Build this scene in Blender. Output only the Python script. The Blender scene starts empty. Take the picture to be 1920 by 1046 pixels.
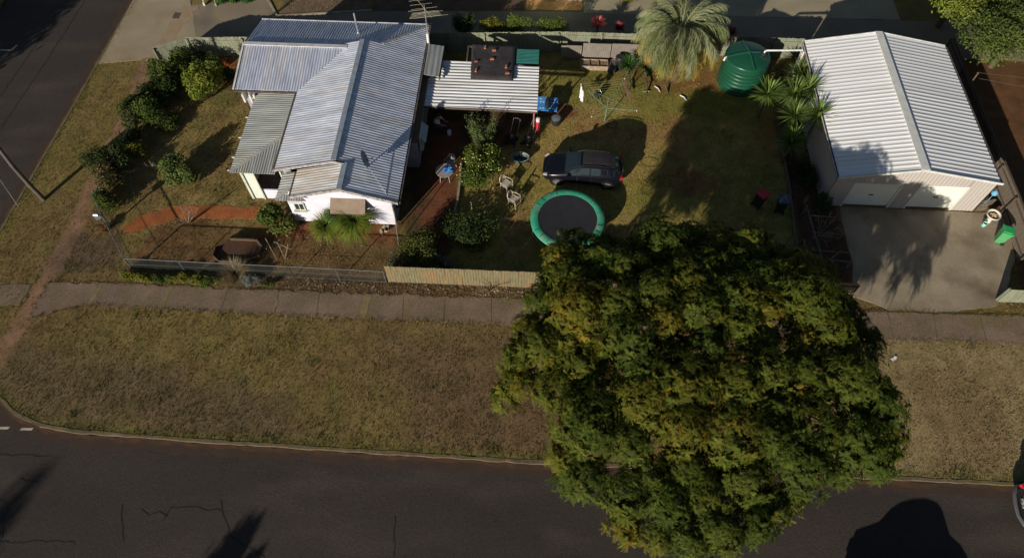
import bpy, math, random
import numpy as np
from mathutils import Vector, Matrix
random.seed(7); RNG=np.random.default_rng(7)
rad=math.radians
sc=bpy.context.scene
# ---------------- camera, sky, sun, exposure ----------------
cd=bpy.data.cameras.new('camera'); cam=bpy.data.objects.new('camera',cd); sc.collection.objects.link(cam)
cam.location=(0,0,30); cam.rotation_euler=(rad(90-58.8),0,rad(2.8))
cd.sensor_width=36; cd.lens=24; cd.clip_end=2000; cd.clip_start=.1; sc.camera=cam
SUN_EL=17.3; SUN_AZ=60.0      # shadows run towards this heading
w=bpy.data.worlds.new('World'); sc.world=w; w.use_nodes=True
nt=w.node_tree; bg=nt.nodes['Background']
sky=nt.nodes.new('ShaderNodeTexSky'); sky.sky_type='NISHITA'; sky.sun_disc=False
sky.sun_elevation=rad(SUN_EL); sky.sun_rotation=rad(210); sky.altitude=600
nt.links.new(sky.outputs[0],bg.inputs[0]); bg.inputs[1].default_value=.05*.85
sl=bpy.data.lights.new('sun','SUN'); sl.energy=5; sl.angle=rad(.5); sl.color=(1,.92,.78)
so=bpy.data.objects.new('sun',sl); sc.collection.objects.link(so); so.location=(-20,-30,30)
d=Vector((math.cos(rad(SUN_EL))*math.cos(rad(SUN_AZ)),math.cos(rad(SUN_EL))*math.sin(rad(SUN_AZ)),-math.sin(rad(SUN_EL))))
so.rotation_euler=d.to_track_quat('-Z','Y').to_euler()
sc.view_settings.view_transform='Standard'; sc.view_settings.look='None'
sc.view_settings.exposure=.43; sc.view_settings.gamma=1
C=sc.collection
# ---------------- materials ----------------
def M(name,c1,c2=None,scale=2.,rough=.8,metal=0.,bump=0.,bscale=60.,c3=None,s3=.4,w3=.5,stretch=(1,1,1),attr=False,trans=0.,spec=.3,world=True,grain=.25,gscale=35.):
    m=bpy.data.materials.new(name); m.use_nodes=True; t=m.node_tree; N=t.nodes; L=t.links
    b=N['Principled BSDF']; b.inputs['Roughness'].default_value=rough; b.inputs['Metallic'].default_value=metal
    b.inputs['Specular IOR Level'].default_value=spec
    if world: g=N.new('ShaderNodeNewGeometry'); co=g.outputs['Position']
    else: g=N.new('ShaderNodeTexCoord'); co=g.outputs['Object']
    mp=N.new('ShaderNodeMapping'); mp.inputs['Scale'].default_value=stretch; L.new(co,mp.inputs[0])
    def noise(s,det=4,src=None):
        n=N.new('ShaderNodeTexNoise'); n.inputs['Scale'].default_value=s; n.inputs['Detail'].default_value=det
        L.new(src or mp.outputs[0],n.inputs[0]); return n.outputs[0]
    def mix(a,bb,f,mode='MIX'):
        x=N.new('ShaderNodeMix'); x.data_type='RGBA'; x.blend_type=mode
        for i,v in ((6,a),(7,bb)):
            if isinstance(v,(tuple,list)): x.inputs[i].default_value=(*v[:3],1)
            else: L.new(v,x.inputs[i])
        if isinstance(f,(int,float)): x.inputs[0].default_value=f
        else: L.new(f,x.inputs[0])
        return x.outputs[2]
    def ramp(src,lo,hi):
        r=N.new('ShaderNodeMapRange'); r.inputs[1].default_value=lo; r.inputs[2].default_value=hi; L.new(src,r.inputs[0]); return r.outputs[0]
    c2=c2 or tuple(v*.75 for v in c1)
    col=mix(c1,c2,ramp(noise(scale),.35,.65))
    if c3: col=mix(col,c3,ramp(noise(s3,5),.5,.5+.35*(1.2-w3)))
    if grain:
        gr=N.new('ShaderNodeMapRange'); gr.inputs[1].default_value=.3; gr.inputs[2].default_value=.7
        gr.inputs[3].default_value=1-grain; gr.inputs[4].default_value=1+grain
        L.new(noise(gscale,3),gr.inputs[0])
        v=N.new('ShaderNodeVectorMath'); v.operation='SCALE'; L.new(col,v.inputs[0]); L.new(gr.outputs[0],v.inputs['Scale']); col=v.outputs[0]
    if attr:
        a=N.new('ShaderNodeAttribute'); a.attribute_name='Col'; col=mix(col,a.outputs['Color'],1.,'MULTIPLY')
    L.new(col,b.inputs['Base Color'])
    if bump:
        bp=N.new('ShaderNodeBump'); bp.inputs['Strength'].default_value=bump; bp.inputs['Distance'].default_value=.03
        L.new(noise(bscale,4),bp.inputs['Height']); L.new(bp.outputs[0],b.inputs['Normal'])
    if trans:
        tr=N.new('ShaderNodeBsdfTranslucent'); L.new(col,tr.inputs[0]); ms=N.new('ShaderNodeMixShader'); ms.inputs[0].default_value=trans
        L.new(b.outputs[0],ms.inputs[1]); L.new(tr.outputs[0],ms.inputs[2]); L.new(ms.outputs[0],N['Material Output'].inputs[0])
    return m
def flat(name,c,rough=.6,metal=0.,spec=.4,var=.12): return M(name,c,tuple(v*(1-var*2) for v in c),scale=3,rough=rough,metal=metal,spec=spec,grain=var,world=False)
mt={}
mt['ground']=M('lawn_and_soil',(1,1,1),(.72,.76,.7),scale=1.1,rough=1,bump=.8,bscale=30,attr=True,grain=.3,gscale=15,spec=.05)
mt['far']=M('far_ground',(.10,.08,.035),(.07,.06,.03),rough=1,spec=.05)
mt['road']=M('asphalt',(.049,.040,.036),(.039,.032,.030),scale=.28,rough=.95,bump=.6,bscale=55,c3=(.062,.050,.043),s3=.5,w3=.6,stretch=(.35,1,1),grain=.22,gscale=30,spec=.12)
mt['tar']=M('tar_seal',(.026,.023,.023),rough=.7,spec=.15)
mt['redsilt']=M('red_silt',(.060,.041,.032),(.050,.037,.031),scale=1.5,rough=1,spec=.05,grain=.3)
mt['path']=M('old_concrete_path',(.20,.145,.105),(.135,.10,.072),scale=.55,rough=.95,bump=.5,bscale=50,c3=(.15,.12,.06),s3=1.1,w3=.5,spec=.1,grain=.3,gscale=18)
mt['drive']=M('drive_concrete',(.31,.26,.185),(.23,.185,.13),scale=.6,rough=.9,bump=.3,bscale=60,c3=(.12,.085,.055),s3=.4,w3=.5,spec=.15,grain=.12,gscale=14)
mt['pale']=M('crossover_concrete',(.30,.25,.17),(.25,.205,.14),scale=.6,rough=.9,c3=(.22,.14,.08),s3=.35,w3=.35,spec=.15,grain=.12)
mt['lane']=M('lane_concrete',(.23,.185,.13),(.19,.155,.115),scale=.5,rough=.9,c3=(.11,.09,.075),s3=.3,w3=.4,spec=.15,grain=.15)
mt['lanep']=M('lane_pale_concrete',(.33,.28,.19),(.26,.22,.15),scale=.5,rough=.9,spec=.15,grain=.15)
mt['kerb']=M('kerb_concrete',(.15,.11,.075),(.085,.065,.038),scale=1.8,rough=.95,c3=(.10,.09,.03),s3=1.3,w3=.5,grain=.3)
mt['kerbp']=M('edging_concrete',(.3,.26,.2),(.22,.18,.13),scale=2,rough=.9)
mt['paint']=M('road_paint',(.42,.38,.32),(.3,.26,.22),scale=6,rough=.8)
mt['mulch']=M('garden_mulch',(.22,.16,.10),(.14,.10,.065),scale=5,rough=1,bump=1,bscale=30,grain=.5,gscale=12)
mt['clay']=M('red_clay',(.33,.115,.042),(.25,.085,.035),scale=2,rough=1,bump=.6,bscale=30,grain=.3,gscale=14,spec=.05)
mt['orange']=M('orange_earth',(.38,.21,.08),(.3,.15,.06),scale=1.5,rough=1,grain=.3)
def roofmat(n,c1,c2,c3,ax,rough=.5,metal=.25,w3=.35,spec=.5):
    st=(.12,1.5,1) if ax=='x' else (1.5,.12,1)
    return M(n,c1,c2,scale=1.3,rough=rough,metal=metal,c3=c3,s3=.9,w3=w3,stretch=st,spec=spec,grain=.2,gscale=5)
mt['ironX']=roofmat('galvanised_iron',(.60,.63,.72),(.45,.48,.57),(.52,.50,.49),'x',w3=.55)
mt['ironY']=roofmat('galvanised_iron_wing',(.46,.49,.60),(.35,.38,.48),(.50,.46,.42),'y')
mt['ironV']=roofmat('weathered_veranda_iron',(.42,.43,.41),(.32,.33,.32),(.40,.38,.30),'x')
mt['ironVy']=roofmat('weathered_veranda_iron_hip',(.36,.37,.36),(.27,.28,.28),(.36,.34,.27),'y')
mt['ironR']=roofmat('rust_stained_iron',(.66,.67,.68),(.52,.52,.53),(.5,.38,.27),'x',w3=.4)
mt['shedroof']=M('white_shed_roof',(.72,.72,.73),(.66,.66,.67),scale=1,rough=.5,stretch=(.25,2.5,1),grain=.06,c3=(.6,.58,.55),w3=.2)
mt['carroof']=roofmat('patio_iron',(.62,.62,.63),(.52,.52,.54),(.45,.42,.38),'x',metal=.1)
mt['ridge']=flat('ridge_cap',(.30,.34,.40),.5,.2); mt['ridgeW']=flat('pale_ridge_cap',(.55,.55,.57),.5,.1)
mt['ridgeS']=M('shed_ridge_cap',(.60,.60,.58),(.50,.50,.48),scale=3,rough=.5)
mt['gutter']=M('dark_gutter',(.06,.05,.05),(.10,.08,.075),scale=4,rough=.7,world=True)
mt['barge']=M('peeling_barge',(.15,.125,.125),(.36,.34,.34),scale=7,rough=.8)
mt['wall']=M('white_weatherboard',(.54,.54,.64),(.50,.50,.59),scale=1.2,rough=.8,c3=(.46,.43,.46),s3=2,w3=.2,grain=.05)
mt['wallshade']=M('shaded_wall_boards',(.28,.27,.31),rough=.8,grain=.05)  # darker copy of the white boards, shade of the side walls in the colour
mt['mint']=M('mint_panel',(.52,.55,.51),(.46,.50,.45),rough=.7,grain=.05)
mt['brick']=M('brown_brick',(.13,.075,.055),(.09,.055,.045),scale=9,rough=.9)
mt['glass']=flat('window_glass',(.03,.04,.045),.08,0,.8)
mt['greenglass']=flat('louvre_glass',(.16,.21,.2),.15,0,.8)
mt['frame']=flat('cream_trim',(.5,.52,.42)); mt['brownwood']=M('brown_timber',(.12,.07,.04),(.08,.05,.03),scale=8,rough=.7)
mt['ochre']=flat('ochre_timber',(.35,.2,.07)); mt['hood']=M('tan_hood',(.22,.165,.12),(.18,.13,.1),scale=3,rough=.8,grain=.1)
mt['shedwall']=M('beige_shed_wall',(.36,.33,.31),(.34,.31,.29),scale=1,rough=.6,grain=.04)
mt['door']=M('cream_roller_door',(.62,.62,.57),(.58,.58,.53),scale=1,rough=.5,grain=.04)
mt['whitep']=flat('white_paint',(.55,.55,.54)); mt['pvc']=flat('white_pvc',(.62,.62,.6),.35)
mt['gfence']=M('green_grey_palings',(.21,.22,.155),(.15,.17,.12),scale=3,rough=.9,c3=(.12,.10,.075),s3=1,w3=.4,stretch=(3,1,.6),grain=.2)
mt['pfence']=M('weathered_palings',(.17,.148,.082),(.115,.10,.058),scale=4,rough=.9,c3=(.24,.12,.05),s3=.9,w3=.4,stretch=(4,1,.8),grain=.3)
mt['dfence']=M('grey_brown_boards',(.15,.12,.09),(.11,.09,.07),scale=4,rough=.9,stretch=(1,4,.8),grain=.2)
mt['panel']=M('grey_panel',(.20,.175,.15),(.16,.14,.12),scale=2,rough=.8,grain=.1)
mt['timber']=M('raw_timber',(.30,.24,.17),(.2,.15,.1),scale=6,rough=.9); mt['dtimber']=M('dark_timber',(.09,.065,.05),(.06,.045,.035),scale=6,rough=.9)
mt['greytimber']=M('grey_timber',(.17,.145,.12),(.10,.085,.07),scale=6,rough=.9)
mt['wire']=flat('wire',(.11,.12,.12),.5,.4); mt['post']=flat('post_metal',(.13,.14,.14),.5,.3)
mt['galv']=flat('galvanised_pipe',(.4,.42,.44),.4,.5)
mt['tank']=M('green_poly_tank',(.009,.066,.036),(.007,.052,.029),scale=1,rough=.3,grain=.03,spec=.5)
mt['tarp']=M('black_tarp',(.055,.045,.045),(.035,.03,.032),scale=1.6,rough=.6,bump=.8,bscale=4,grain=.1)
mt['redbrick']=flat('loose_brick',(.36,.13,.06),.9); mt['greensheet']=M('green_fibreglass',(.03,.15,.13),(.025,.12,.11),scale=3,rough=.4,grain=.1)
mt['navy']=flat('navy_car_paint',(.004,.0045,.008),.24,0,.4,.02); mt['carglass']=flat('car_glass',(.012,.02,.026),.06,0,.6,.02)
mt['black']=flat('black_plastic',(.018,.018,.02),.5); mt['rubber']=flat('rubber',(.015,.014,.014),.8); mt['alloy']=flat('alloy',(.42,.42,.42),.3,.6)
mt['dustroof']=M('dusty_roof_paint',(.016,.014,.016),(.04,.034,.034),scale=4,rough=.45,stretch=(.4,4,1),grain=.1,world=False)
mt['red']=flat('red_plastic',(.42,.02,.03),.4); mt['lamp']=flat('headlight_glass',(.5,.52,.55),.1,.3,.8)
mt['greyb']=flat('grey_bumper',(.09,.09,.095),.5); mt['plate']=flat('number_plate',(.5,.5,.42),.5)
mt['mat']=M('trampoline_mat',(.022,.021,.026),(.026,.025,.03),rough=.7,grain=.05,spec=.2)
mt['pad']=M('green_pad',(.03,.25,.15),(.04,.31,.19),scale=1.2,rough=.45,c3=(.17,.24,.17),s3=1.8,w3=.55,grain=.1)
mt['resin']=flat('beige_resin',(.42,.36,.29),.5); mt['greyresin']=flat('grey_resin',(.30,.28,.26),.5)
mt['blue']=M('blue_cloth',(.02,.14,.5),(.02,.10,.4),scale=6,rough=.8); mt['lblue']=flat('pale_blue_cloth',(.15,.4,.6))
mt['skyb']=M('blue_mat',(.03,.14,.42),(.04,.2,.5),scale=2,rough=.6,grain=.1)
mt['white']=flat('white_fabric',(.62,.62,.66),.8); mt['maroon']=flat('brown_fabric',(.12,.055,.045),.9)
mt['skin']=flat('skin',(.36,.2,.14),.6); mt['hair']=flat('hair',(.03,.02,.015),.8); mt['trous']=flat('dark_trousers',(.03,.03,.04),.9)
mt['bingreen']=flat('bin_green',(.07,.28,.11),.45,var=.05); mt['binlid']=flat('bin_lid_green',(.03,.32,.10),.4,var=.05); mt['bindark']=flat('bin_dark',(.012,.025,.018),.5)
mt['binred']=flat('bin_lid_red',(.42,.02,.035),.4,var=.05)
mt['patt']=M('patterned_lid',(.16,.17,.22),(.012,.015,.04),scale=7,rough=.6,world=False,grain=0)
mt['bowl']=flat('white_bowl',(.6,.6,.56),.4); mt['rust']=M('rust_ash',(.22,.10,.04),(.13,.06,.03),scale=14,rough=.9); mt['aqua']=flat('aqua_plastic',(.25,.6,.52),.4)
mt['bark']=M('bark',(.10,.075,.055),(.06,.045,.035),scale=7,rough=1,bump=.8,bscale=20); mt['palmbark']=M('palm_trunk',(.22,.17,.14),(.12,.09,.075),scale=9,rough=1,bump=1,bscale=14)
mt['leaf']=M('foliage',(1,1,1),(.8,.85,.75),scale=1.2,rough=.7,attr=True,trans=.32,spec=.12,grain=.15)
mt['blade']=M('blade_leaf',(1,1,1),(.85,.9,.8),scale=2,rough=.55,attr=True,trans=.15,spec=.2,grain=.08)
mt['twig']=M('dry_twig',(.26,.2,.14),(.18,.13,.09),scale=6,rough=1)
mt['pole']=M('power_pole',(.10,.085,.075),(.07,.06,.05),scale=4,rough=.95); mt['lidgrey']=flat('tub_grey',(.14,.15,.16),.5)
mt['dish']=flat('dish_grey',(.22,.26,.29),.5)
# ---------------- mesh helpers ----------------
class MB:
    def __init__(s): s.v=[]; s.f=[]
    def add(s,vs,fs):
        o=len(s.v); s.v+= [tuple(v) for v in vs]; s.f+=[tuple(i+o for i in f) for f in fs]; return s
    def box(s,c,d,rz=0,ry=0,rx=0,taper=1):
        hx,hy,hz=d[0]/2,d[1]/2,d[2]/2; m=Matrix.Rotation(rz,3,'Z')@Matrix.Rotation(ry,3,'Y')@Matrix.Rotation(rx,3,'X')
        vs=[]
        for z in (-hz,hz):
            k=1 if z<0 else taper
            for x,y in ((-hx,-hy),(hx,-hy),(hx,hy),(-hx,hy)): vs.append(m@Vector((x*k,y*k,z))+Vector(c))
        return s.add(vs,[(0,3,2,1),(4,5,6,7),(0,1,5,4),(1,2,6,5),(2,3,7,6),(3,0,4,7)])
    def b2(s,x0,x1,y0,y1,z0,z1): return s.box(((x0+x1)/2,(y0+y1)/2,(z0+z1)/2),(x1-x0,y1-y0,z1-z0))
    def tube(s,pts,r,n=8,cap=True):
        P=[Vector(p) for p in pts]; R=r if isinstance(r,(list,tuple)) else [r]*len(P); rings=[]
        up=None; vs=[]
        for i,p in enumerate(P):
            t=(P[min(i+1,len(P)-1)]-P[max(i-1,0)]).normalized()
            if up is None: up=Vector((0,0,1)) if abs(t.z)<.9 else Vector((1,0,0))
            a=(up-t*up.dot(t)).normalized(); b=t.cross(a); up=a
            for k in range(n):
                q=2*math.pi*k/n; vs.append(p+(a*math.cos(q)+b*math.sin(q))*R[i])
        fs=[]
        for i in range(len(P)-1):
            for k in range(n): fs.append((i*n+k,i*n+(k+1)%n,(i+1)*n+(k+1)%n,(i+1)*n+k))
        if cap: fs.append(tuple(range(n-1,-1,-1))); fs.append(tuple((len(P)-1)*n+k for k in range(n)))
        return s.add(vs,fs)
    def lathe(s,c,prof,n=24,sx=1,sy=1,cap=True):
        vs=[]; fs=[]
        for r,z in prof:
            for k in range(n):
                q=2*math.pi*k/n; vs.append((c[0]+r*math.cos(q)*sx,c[1]+r*math.sin(q)*sy,c[2]+z))
        m=len(prof)
        for i in range(m-1):
            for k in range(n): fs.append((i*n+k,i*n+(k+1)%n,(i+1)*n+(k+1)%n,(i+1)*n+k))
        if cap: fs.append(tuple(range(n-1,-1,-1))); fs.append(tuple((m-1)*n+k for k in range(n)))
        return s.add(vs,fs)
    def prism(s,poly,z0,z1):
        n=len(poly); vs=[(x,y,z0) for x,y in poly]+[(x,y,z1) for x,y in poly]
        return s.add(vs,[tuple(range(n-1,-1,-1)),tuple(range(n,2*n))]+[(i,(i+1)%n,n+(i+1)%n,n+i) for i in range(n)])
    def slab(s,pts,th):  # planar convex polygon in 3D thickened downward
        n=len(pts); vs=list(pts)+[(p[0],p[1],p[2]-th) for p in pts]
        return s.add(vs,[tuple(range(n)),tuple(range(2*n-1,n-1,-1))]+[(i,n+i,n+(i+1)%n,(i+1)%n) for i in range(n)])
    def rot(s,rz=0,off=(0,0,0),k=1):
        c,sn=math.cos(rz),math.sin(rz); s.v=[((x*c-y*sn)*k+off[0],(x*sn+y*c)*k+off[1],z*k+off[2]) for x,y,z in s.v]; return s
def setp(o,label=None,cat=None,group=None,kind=None):
    if label: o['label']=label
    if cat: o['category']=cat
    if group: o['group']=group
    if kind: o['kind']=kind
    return o
def thing(name,label,cat,loc=(0,0,0),rz=0,group=None):
    o=bpy.data.objects.new(name,None); C.objects.link(o); o.location=loc; o.rotation_euler=(0,0,rz); o.empty_display_size=.2
    return setp(o,label,cat,group)
def obj(name,mb,mat,parent=None,label=None,smooth=False,world=True):
    """mesh object; with a parent, verts given in world coords are moved into the parent's frame when world=True"""
    V=np.array(mb.v,dtype=float)
    if parent is not None and world:
        p=parent; loc=np.zeros(3)
        while p is not None: loc+=np.array(p.location); p=p.parent
        V=V-loc
    org=np.zeros(3)
    if parent is None:
        org=np.array([(V[:,0].min()+V[:,0].max())/2,(V[:,1].min()+V[:,1].max())/2,V[:,2].min()]); V=V-org
    me=bpy.data.meshes.new(name); me.from_pydata([tuple(v) for v in V],[],mb.f); me.materials.append(mat)
    if smooth:
        for p in me.polygons: p.use_smooth=True
        try: me.set_sharp_from_angle(angle=rad(40))
        except Exception: pass
    o=bpy.data.objects.new(name,me); C.objects.link(o); o.parent=parent; o.location=tuple(org)
    if label: o['label']=label
    return o
def single(name,mb,mat,label,cat,group=None,smooth=False): return setp(obj(name,mb,mat,smooth=smooth),label,cat,group)
def struct(name,mb,mat,smooth=False): return setp(obj(name,mb,mat,smooth=smooth),kind='structure')
def npmesh(name,V,F,col,mat,parent=None,org=None,smooth=False):
    """V (n,3), F (m,k) same-size faces, col (m,3) per face"""
    V=np.asarray(V,dtype=np.float32).copy(); F=np.asarray(F,dtype=np.int32); m,k=F.shape
    if org is not None: V-=np.array(org,dtype=np.float32)
    me=bpy.data.meshes.new(name); me.vertices.add(len(V)); me.vertices.foreach_set('co',V.ravel())
    me.loops.add(m*k); me.loops.foreach_set('vertex_index',F.ravel()); me.polygons.add(m)
    me.polygons.foreach_set('loop_start',np.arange(0,m*k,k,dtype=np.int32)); me.polygons.foreach_set('loop_total',np.full(m,k,dtype=np.int32))
    if smooth: me.polygons.foreach_set('use_smooth',np.ones(m,dtype=bool))
    me.update(calc_edges=True)
    if col is not None:
        a=me.color_attributes.new('Col','FLOAT_COLOR','CORNER'); c=np.ones((m,k,4),dtype=np.float32); c[:,:,:3]=np.asarray(col)[:,None,:]; a.data.foreach_set('color',c.ravel())
    me.materials.append(mat); o=bpy.data.objects.new(name,me); C.objects.link(o); o.parent=parent
    if org is not None and parent is None: o.location=tuple(org)
    return o
def dup(root,loc,rz=0,label=None,scale=None,group=None):
    def cp(o,par):
        c=o.copy(); C.objects.link(c); c.parent=par
        for ch in list(o.children): cp(ch,c)
        return c
    r=cp(root,None); r.location=loc; r.rotation_euler=(0,0,rz)
    if scale: r.scale=(scale,)*3 if not isinstance(scale,tuple) else scale
    if label: r['label']=label
    if group: r['group']=group
    return r
def inpoly(X,Y,poly):
    ins=np.zeros(X.shape,bool); n=len(poly)
    for i in range(n):
        x0,y0=poly[i]; x1,y1=poly[(i+1)%n]
        if y0==y1: continue
        c=((y0>Y)!=(y1>Y))&(X<(x1-x0)*(Y-y0)/(y1-y0)+x0); ins^=c
    return ins
def pdist(X,Y,pts,closed=True):
    D=np.full(X.shape,1e9); n=len(pts)
    for i in range(n if closed else n-1):
        a=np.array(pts[i],float); b=np.array(pts[(i+1)%n],float); e=b-a; L=(e@e)+1e-9
        t=np.clip(((X-a[0])*e[0]+(Y-a[1])*e[1])/L,0,1); D=np.minimum(D,np.hypot(X-a[0]-t*e[0],Y-a[1]-t*e[1]))
    return D
_g=np.random.default_rng(3).random((256,256))
def vn(X,Y,s):
    x=X*s+100; y=Y*s+100; xi=np.floor(x).astype(int); yi=np.floor(y).astype(int); fx=x-xi; fy=y-yi; fx=fx*fx*(3-2*fx); fy=fy*fy*(3-2*fy)
    g=lambda a,b:_g[a%256,b%256]
    return (g(xi,yi)*(1-fx)+g(xi+1,yi)*fx)*(1-fy)+(g(xi,yi+1)*(1-fx)+g(xi+1,yi+1)*fx)*fy
def fbm(X,Y,s): return (vn(X,Y,s)+.5*vn(X+7,Y+3,s*2.1)+.25*vn(X+1,Y+9,s*4.3)+.12*vn(X,Y,s*9))/1.87
def ragged(poly,step=.35,amp=.06,seed=0,closed=True):
    r=random.Random(seed); out=[]; n=len(poly)
    for i in range(n):
        a=Vector(poly[i]); b=Vector(poly[(i+1)%n]); L=(b-a).length; k=max(1,int(L/step)); nr=Vector((-(b-a).y,(b-a).x)).normalized()
        for j in range(k):
            p=a.lerp(b,j/k)+nr*(r.uniform(-amp,amp) if j else 0); out.append((p.x,p.y))
    return out
# ---------------- layout (metres; x along the street, y away from it) ----------------
KERB=[(-27.6,60),(-27.72,39.1),(-28.1,27.7),(-28.45,19.7),(-28.3,15.6),(-27.4,13.2),(-26,11.6),(-24.4,10.6),(-23.28,9.85),(-21.95,9.38),(-20.3,9.18),(-13.9,9.02),(.5,8.8),(15.4,8.85),(60,8.95)]
BLOCK=KERB+[(60,60)]
PATH=[(-24.6,16.8),(-20.2,16.9),(-12.5,16.85),(-.4,17.0),(15.7,17.15),(40,17.3),(40,15.75),(17,15.6),(-.4,15.5),(-13,15.5),(-18.4,15.55),(-21.7,15.6),(-23.1,15.35),(-24.2,14.9),(-24.75,14.6)]
DRIVE=[(16.78,23.62),(25.75,23.62),(25.4,20.84),(24.2,18.6),(23.5,17.75),(21,17.3),(18.1,17.22),(16.3,18.0),(16.75,19.7)]
TRACK=[(-25.3,33.3),(-24.95,27.7),(-25.1,23.8),(-25.0,20.4),(-25.2,16.5),(-25.5,14),(-25.9,12),(-24.9,12),(-24.6,14.6),(-24.35,16.8),(-24.0,20.5),(-24.25,23.8),(-23.8,27.7),(-24.2,33.3)]
CROSS=[(-27.75,40.5),(-27.87,32.8),(-25.3,33.25),(-24.3,34.1),(-22.3,35.3),(-24.0,39.6)]
LANE=[(-24.2,34.15),(-22.0,34.2),(-18.7,34.4),(-5.8,35.3),(1,35.8),(14.6,35.9),(40,36.0),(40,39.6),(2.75,39.3),(-.84,39.2),(-11.3,38.7),(-17.6,37.85),(-18.7,39.6),(-24.0,38.7)]
REDPATH=[(-22.0,20.3),(-21.3,21.2),(-19.56,21.95),(-17.3,22.05),(-14.8,22.05),(-14.5,21.3),(-17.3,21.15),(-19.5,21.0),(-21.4,19.95)]
SOILSHADE=[(-7,34),(-7,17.9),(-4.6,17.9),(-4.1,22.2),(-4.2,27),(-1.6,27),(-.3,29.2),(1.5,29.5),(2.3,30.1),(1.7,30.7),(.1,31),(0,34.4)]
STREETF=[(-20.5,17.75),(-7.2,17.62),(-7.1,17.66),(14,17.75)]
# ground sheet with soil and grass colours, and painted cottage shade
gs=.16; xs=np.arange(-28.8,34,gs); ys=np.arange(8.6,48,gs); X,Y=np.meshgrid(xs,ys,indexing='ij'); nx,ny=X.shape
jx=X+RNG.uniform(-.05,.05,X.shape); jy=Y+RNG.uniform(-.05,.05,X.shape)
def lerp(c,c2,t): return c*(1-t[...,None])+np.array(c2)*t[...,None]
def sm(v,a,b): t=np.clip((v-a)/(b-a),0,1); return t*t*(3-2*t)
def gcolor(X,Y):
    n1=fbm(X,Y,.25); n2=fbm(X+40,Y,.9); n3=fbm(X,Y+50,.12)
    def reg(poly,soft=.35,amp=.9):  # soft, noisy region mask
        dd=pdist(X,Y,poly); s=np.where(inpoly(X,Y,poly),dd,-dd)+(n2-.5)*amp; return sm(s,-soft,soft)
    c=np.ones(X.shape+(3,))*np.array([.205,.150,.057])            # verge, dry olive
    c=lerp(c,(.19,.125,.058),sm(n1,.45,.62)*.7)
    c=lerp(c,(.17,.155,.045),sm(n2,.58,.75)*.45)
    c=lerp(c,(.14,.098,.058),reg([(-27,9),(-26,14),(-17,12.5),(-11,11),(-10,9)],1.0,2)*.75)
    c=lerp(c,(.165,.105,.06),reg([(-5,9),(-7,15),(2,15.2),(3,9)],1.2,2)*.85)
    c=lerp(c,(.29,.215,.11),reg([(13,8),(13,15.7),(40,15.7),(40,8)],.5,.6))
    c=lerp(c,(.22,.145,.08),reg([(14,8),(13,15.7),(40,15.7),(40,8)],.5,.6)*sm(n1,.45,.65)*.6)
    # yard
    yard=reg([(-7,17.7),(-7,35),(14.3,35.6),(14.4,17.7)],.2,.1)
    cy=np.ones(X.shape+(3,))*np.array([.33,.235,.08]); cy=lerp(cy,(.27,.22,.06),sm(n1,.42,.62)); cy=lerp(cy,(.30,.175,.075),sm(fbm(X+9,Y+80,.35),.52,.68)*.8)
    c=c*(1-yard[...,None])+cy*yard[...,None]
    c=lerp(c,(.15,.15,.035),reg([(1.5,31),(7,30.3),(14.2,30.5),(14.2,35.4),(1.5,35.4)],1.,1.5)*.55)
    c=lerp(c,(.26,.105,.05),reg([(7.3,32.2),(11,32.4),(11,35.4),(2,35.4),(6,33.3)],.5,1.2)*.6)
    c=lerp(c,(.24,.09,.05),reg([(7,24.5),(10,23.6),(10.5,25.5),(8,26.3)],.8,1.5)*.6)
    # west garden
    wg=reg([(-21.5,18),(-24,22),(-23.5,33),(-7,34),(-7,17.9)],.2,.3)
    cw=np.ones(X.shape+(3,))*np.array([.25,.18,.07]); cw=lerp(cw,(.14,.13,.045),sm(n1,.52,.7)*.7); cw=lerp(cw,(.19,.115,.06),sm(n2,.5,.7)*.5)
    c=c*(1-wg[...,None])+cw*wg[...,None]
    c=lerp(c,(.16,.075,.04),reg([(-21,17.8),(-20,21),(-14,21),(-7,21.3),(-7,17.8)],.4,1)*.55)
    c=lerp(c,(.24,.08,.04),reg([(-14.5,20),(-13,21.3),(-7,21.3),(-7.5,20),(-10,20.6)],.4,.9)*.75)
    c=lerp(c,(.26,.085,.04),reg([(-21,31),(-21,33.6),(-17,33.8),(-17,31.4)],.4,.8)*.8)
    c=lerp(c,(.085,.05,.028),reg(SOILSHADE,.3,.7)*.95); c=lerp(c,(.17,.06,.034),reg([(-5.9,21.5),(-5.9,29),(-4.5,29),(-4.4,24),(-4.5,20)],.4,1.)*.8); c=lerp(c,(.2,.08,.045),reg([(-2,27.6),(-1,30),(1.6,29.4),(2.4,30),(1.8,30.8),(0,31)],.3,.6)*.9)  # yard soil, its base darkened: the cottage's shadow is put into the colour
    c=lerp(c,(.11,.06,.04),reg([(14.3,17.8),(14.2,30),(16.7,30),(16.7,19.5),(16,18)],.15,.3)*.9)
    # strip between fences and path
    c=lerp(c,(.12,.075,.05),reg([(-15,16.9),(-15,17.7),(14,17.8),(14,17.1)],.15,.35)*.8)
    # worn track, kerb edge
    c=lerp(c,(.25,.145,.09),reg(TRACK,.15,.3))
    c=lerp(c,(.11,.075,.06),reg([(-25,17.6),(-24.5,20),(-22,19.4),(-20.8,17.6)],.6,1.2)*.7)
    c=lerp(c,(.16,.15,.04),sm(-pdist(X,Y,KERB,False),-.55,-.05)*.6)
    # ground right of the shed and under the big trees
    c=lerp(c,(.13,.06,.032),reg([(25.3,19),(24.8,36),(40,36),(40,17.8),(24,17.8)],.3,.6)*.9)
    # neighbours' side
    c=lerp(c,(.17,.12,.08),reg([(-17.4,38),(-18.5,60),(-11.5,60),(-11.8,38.4)],.1,.2))
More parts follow.
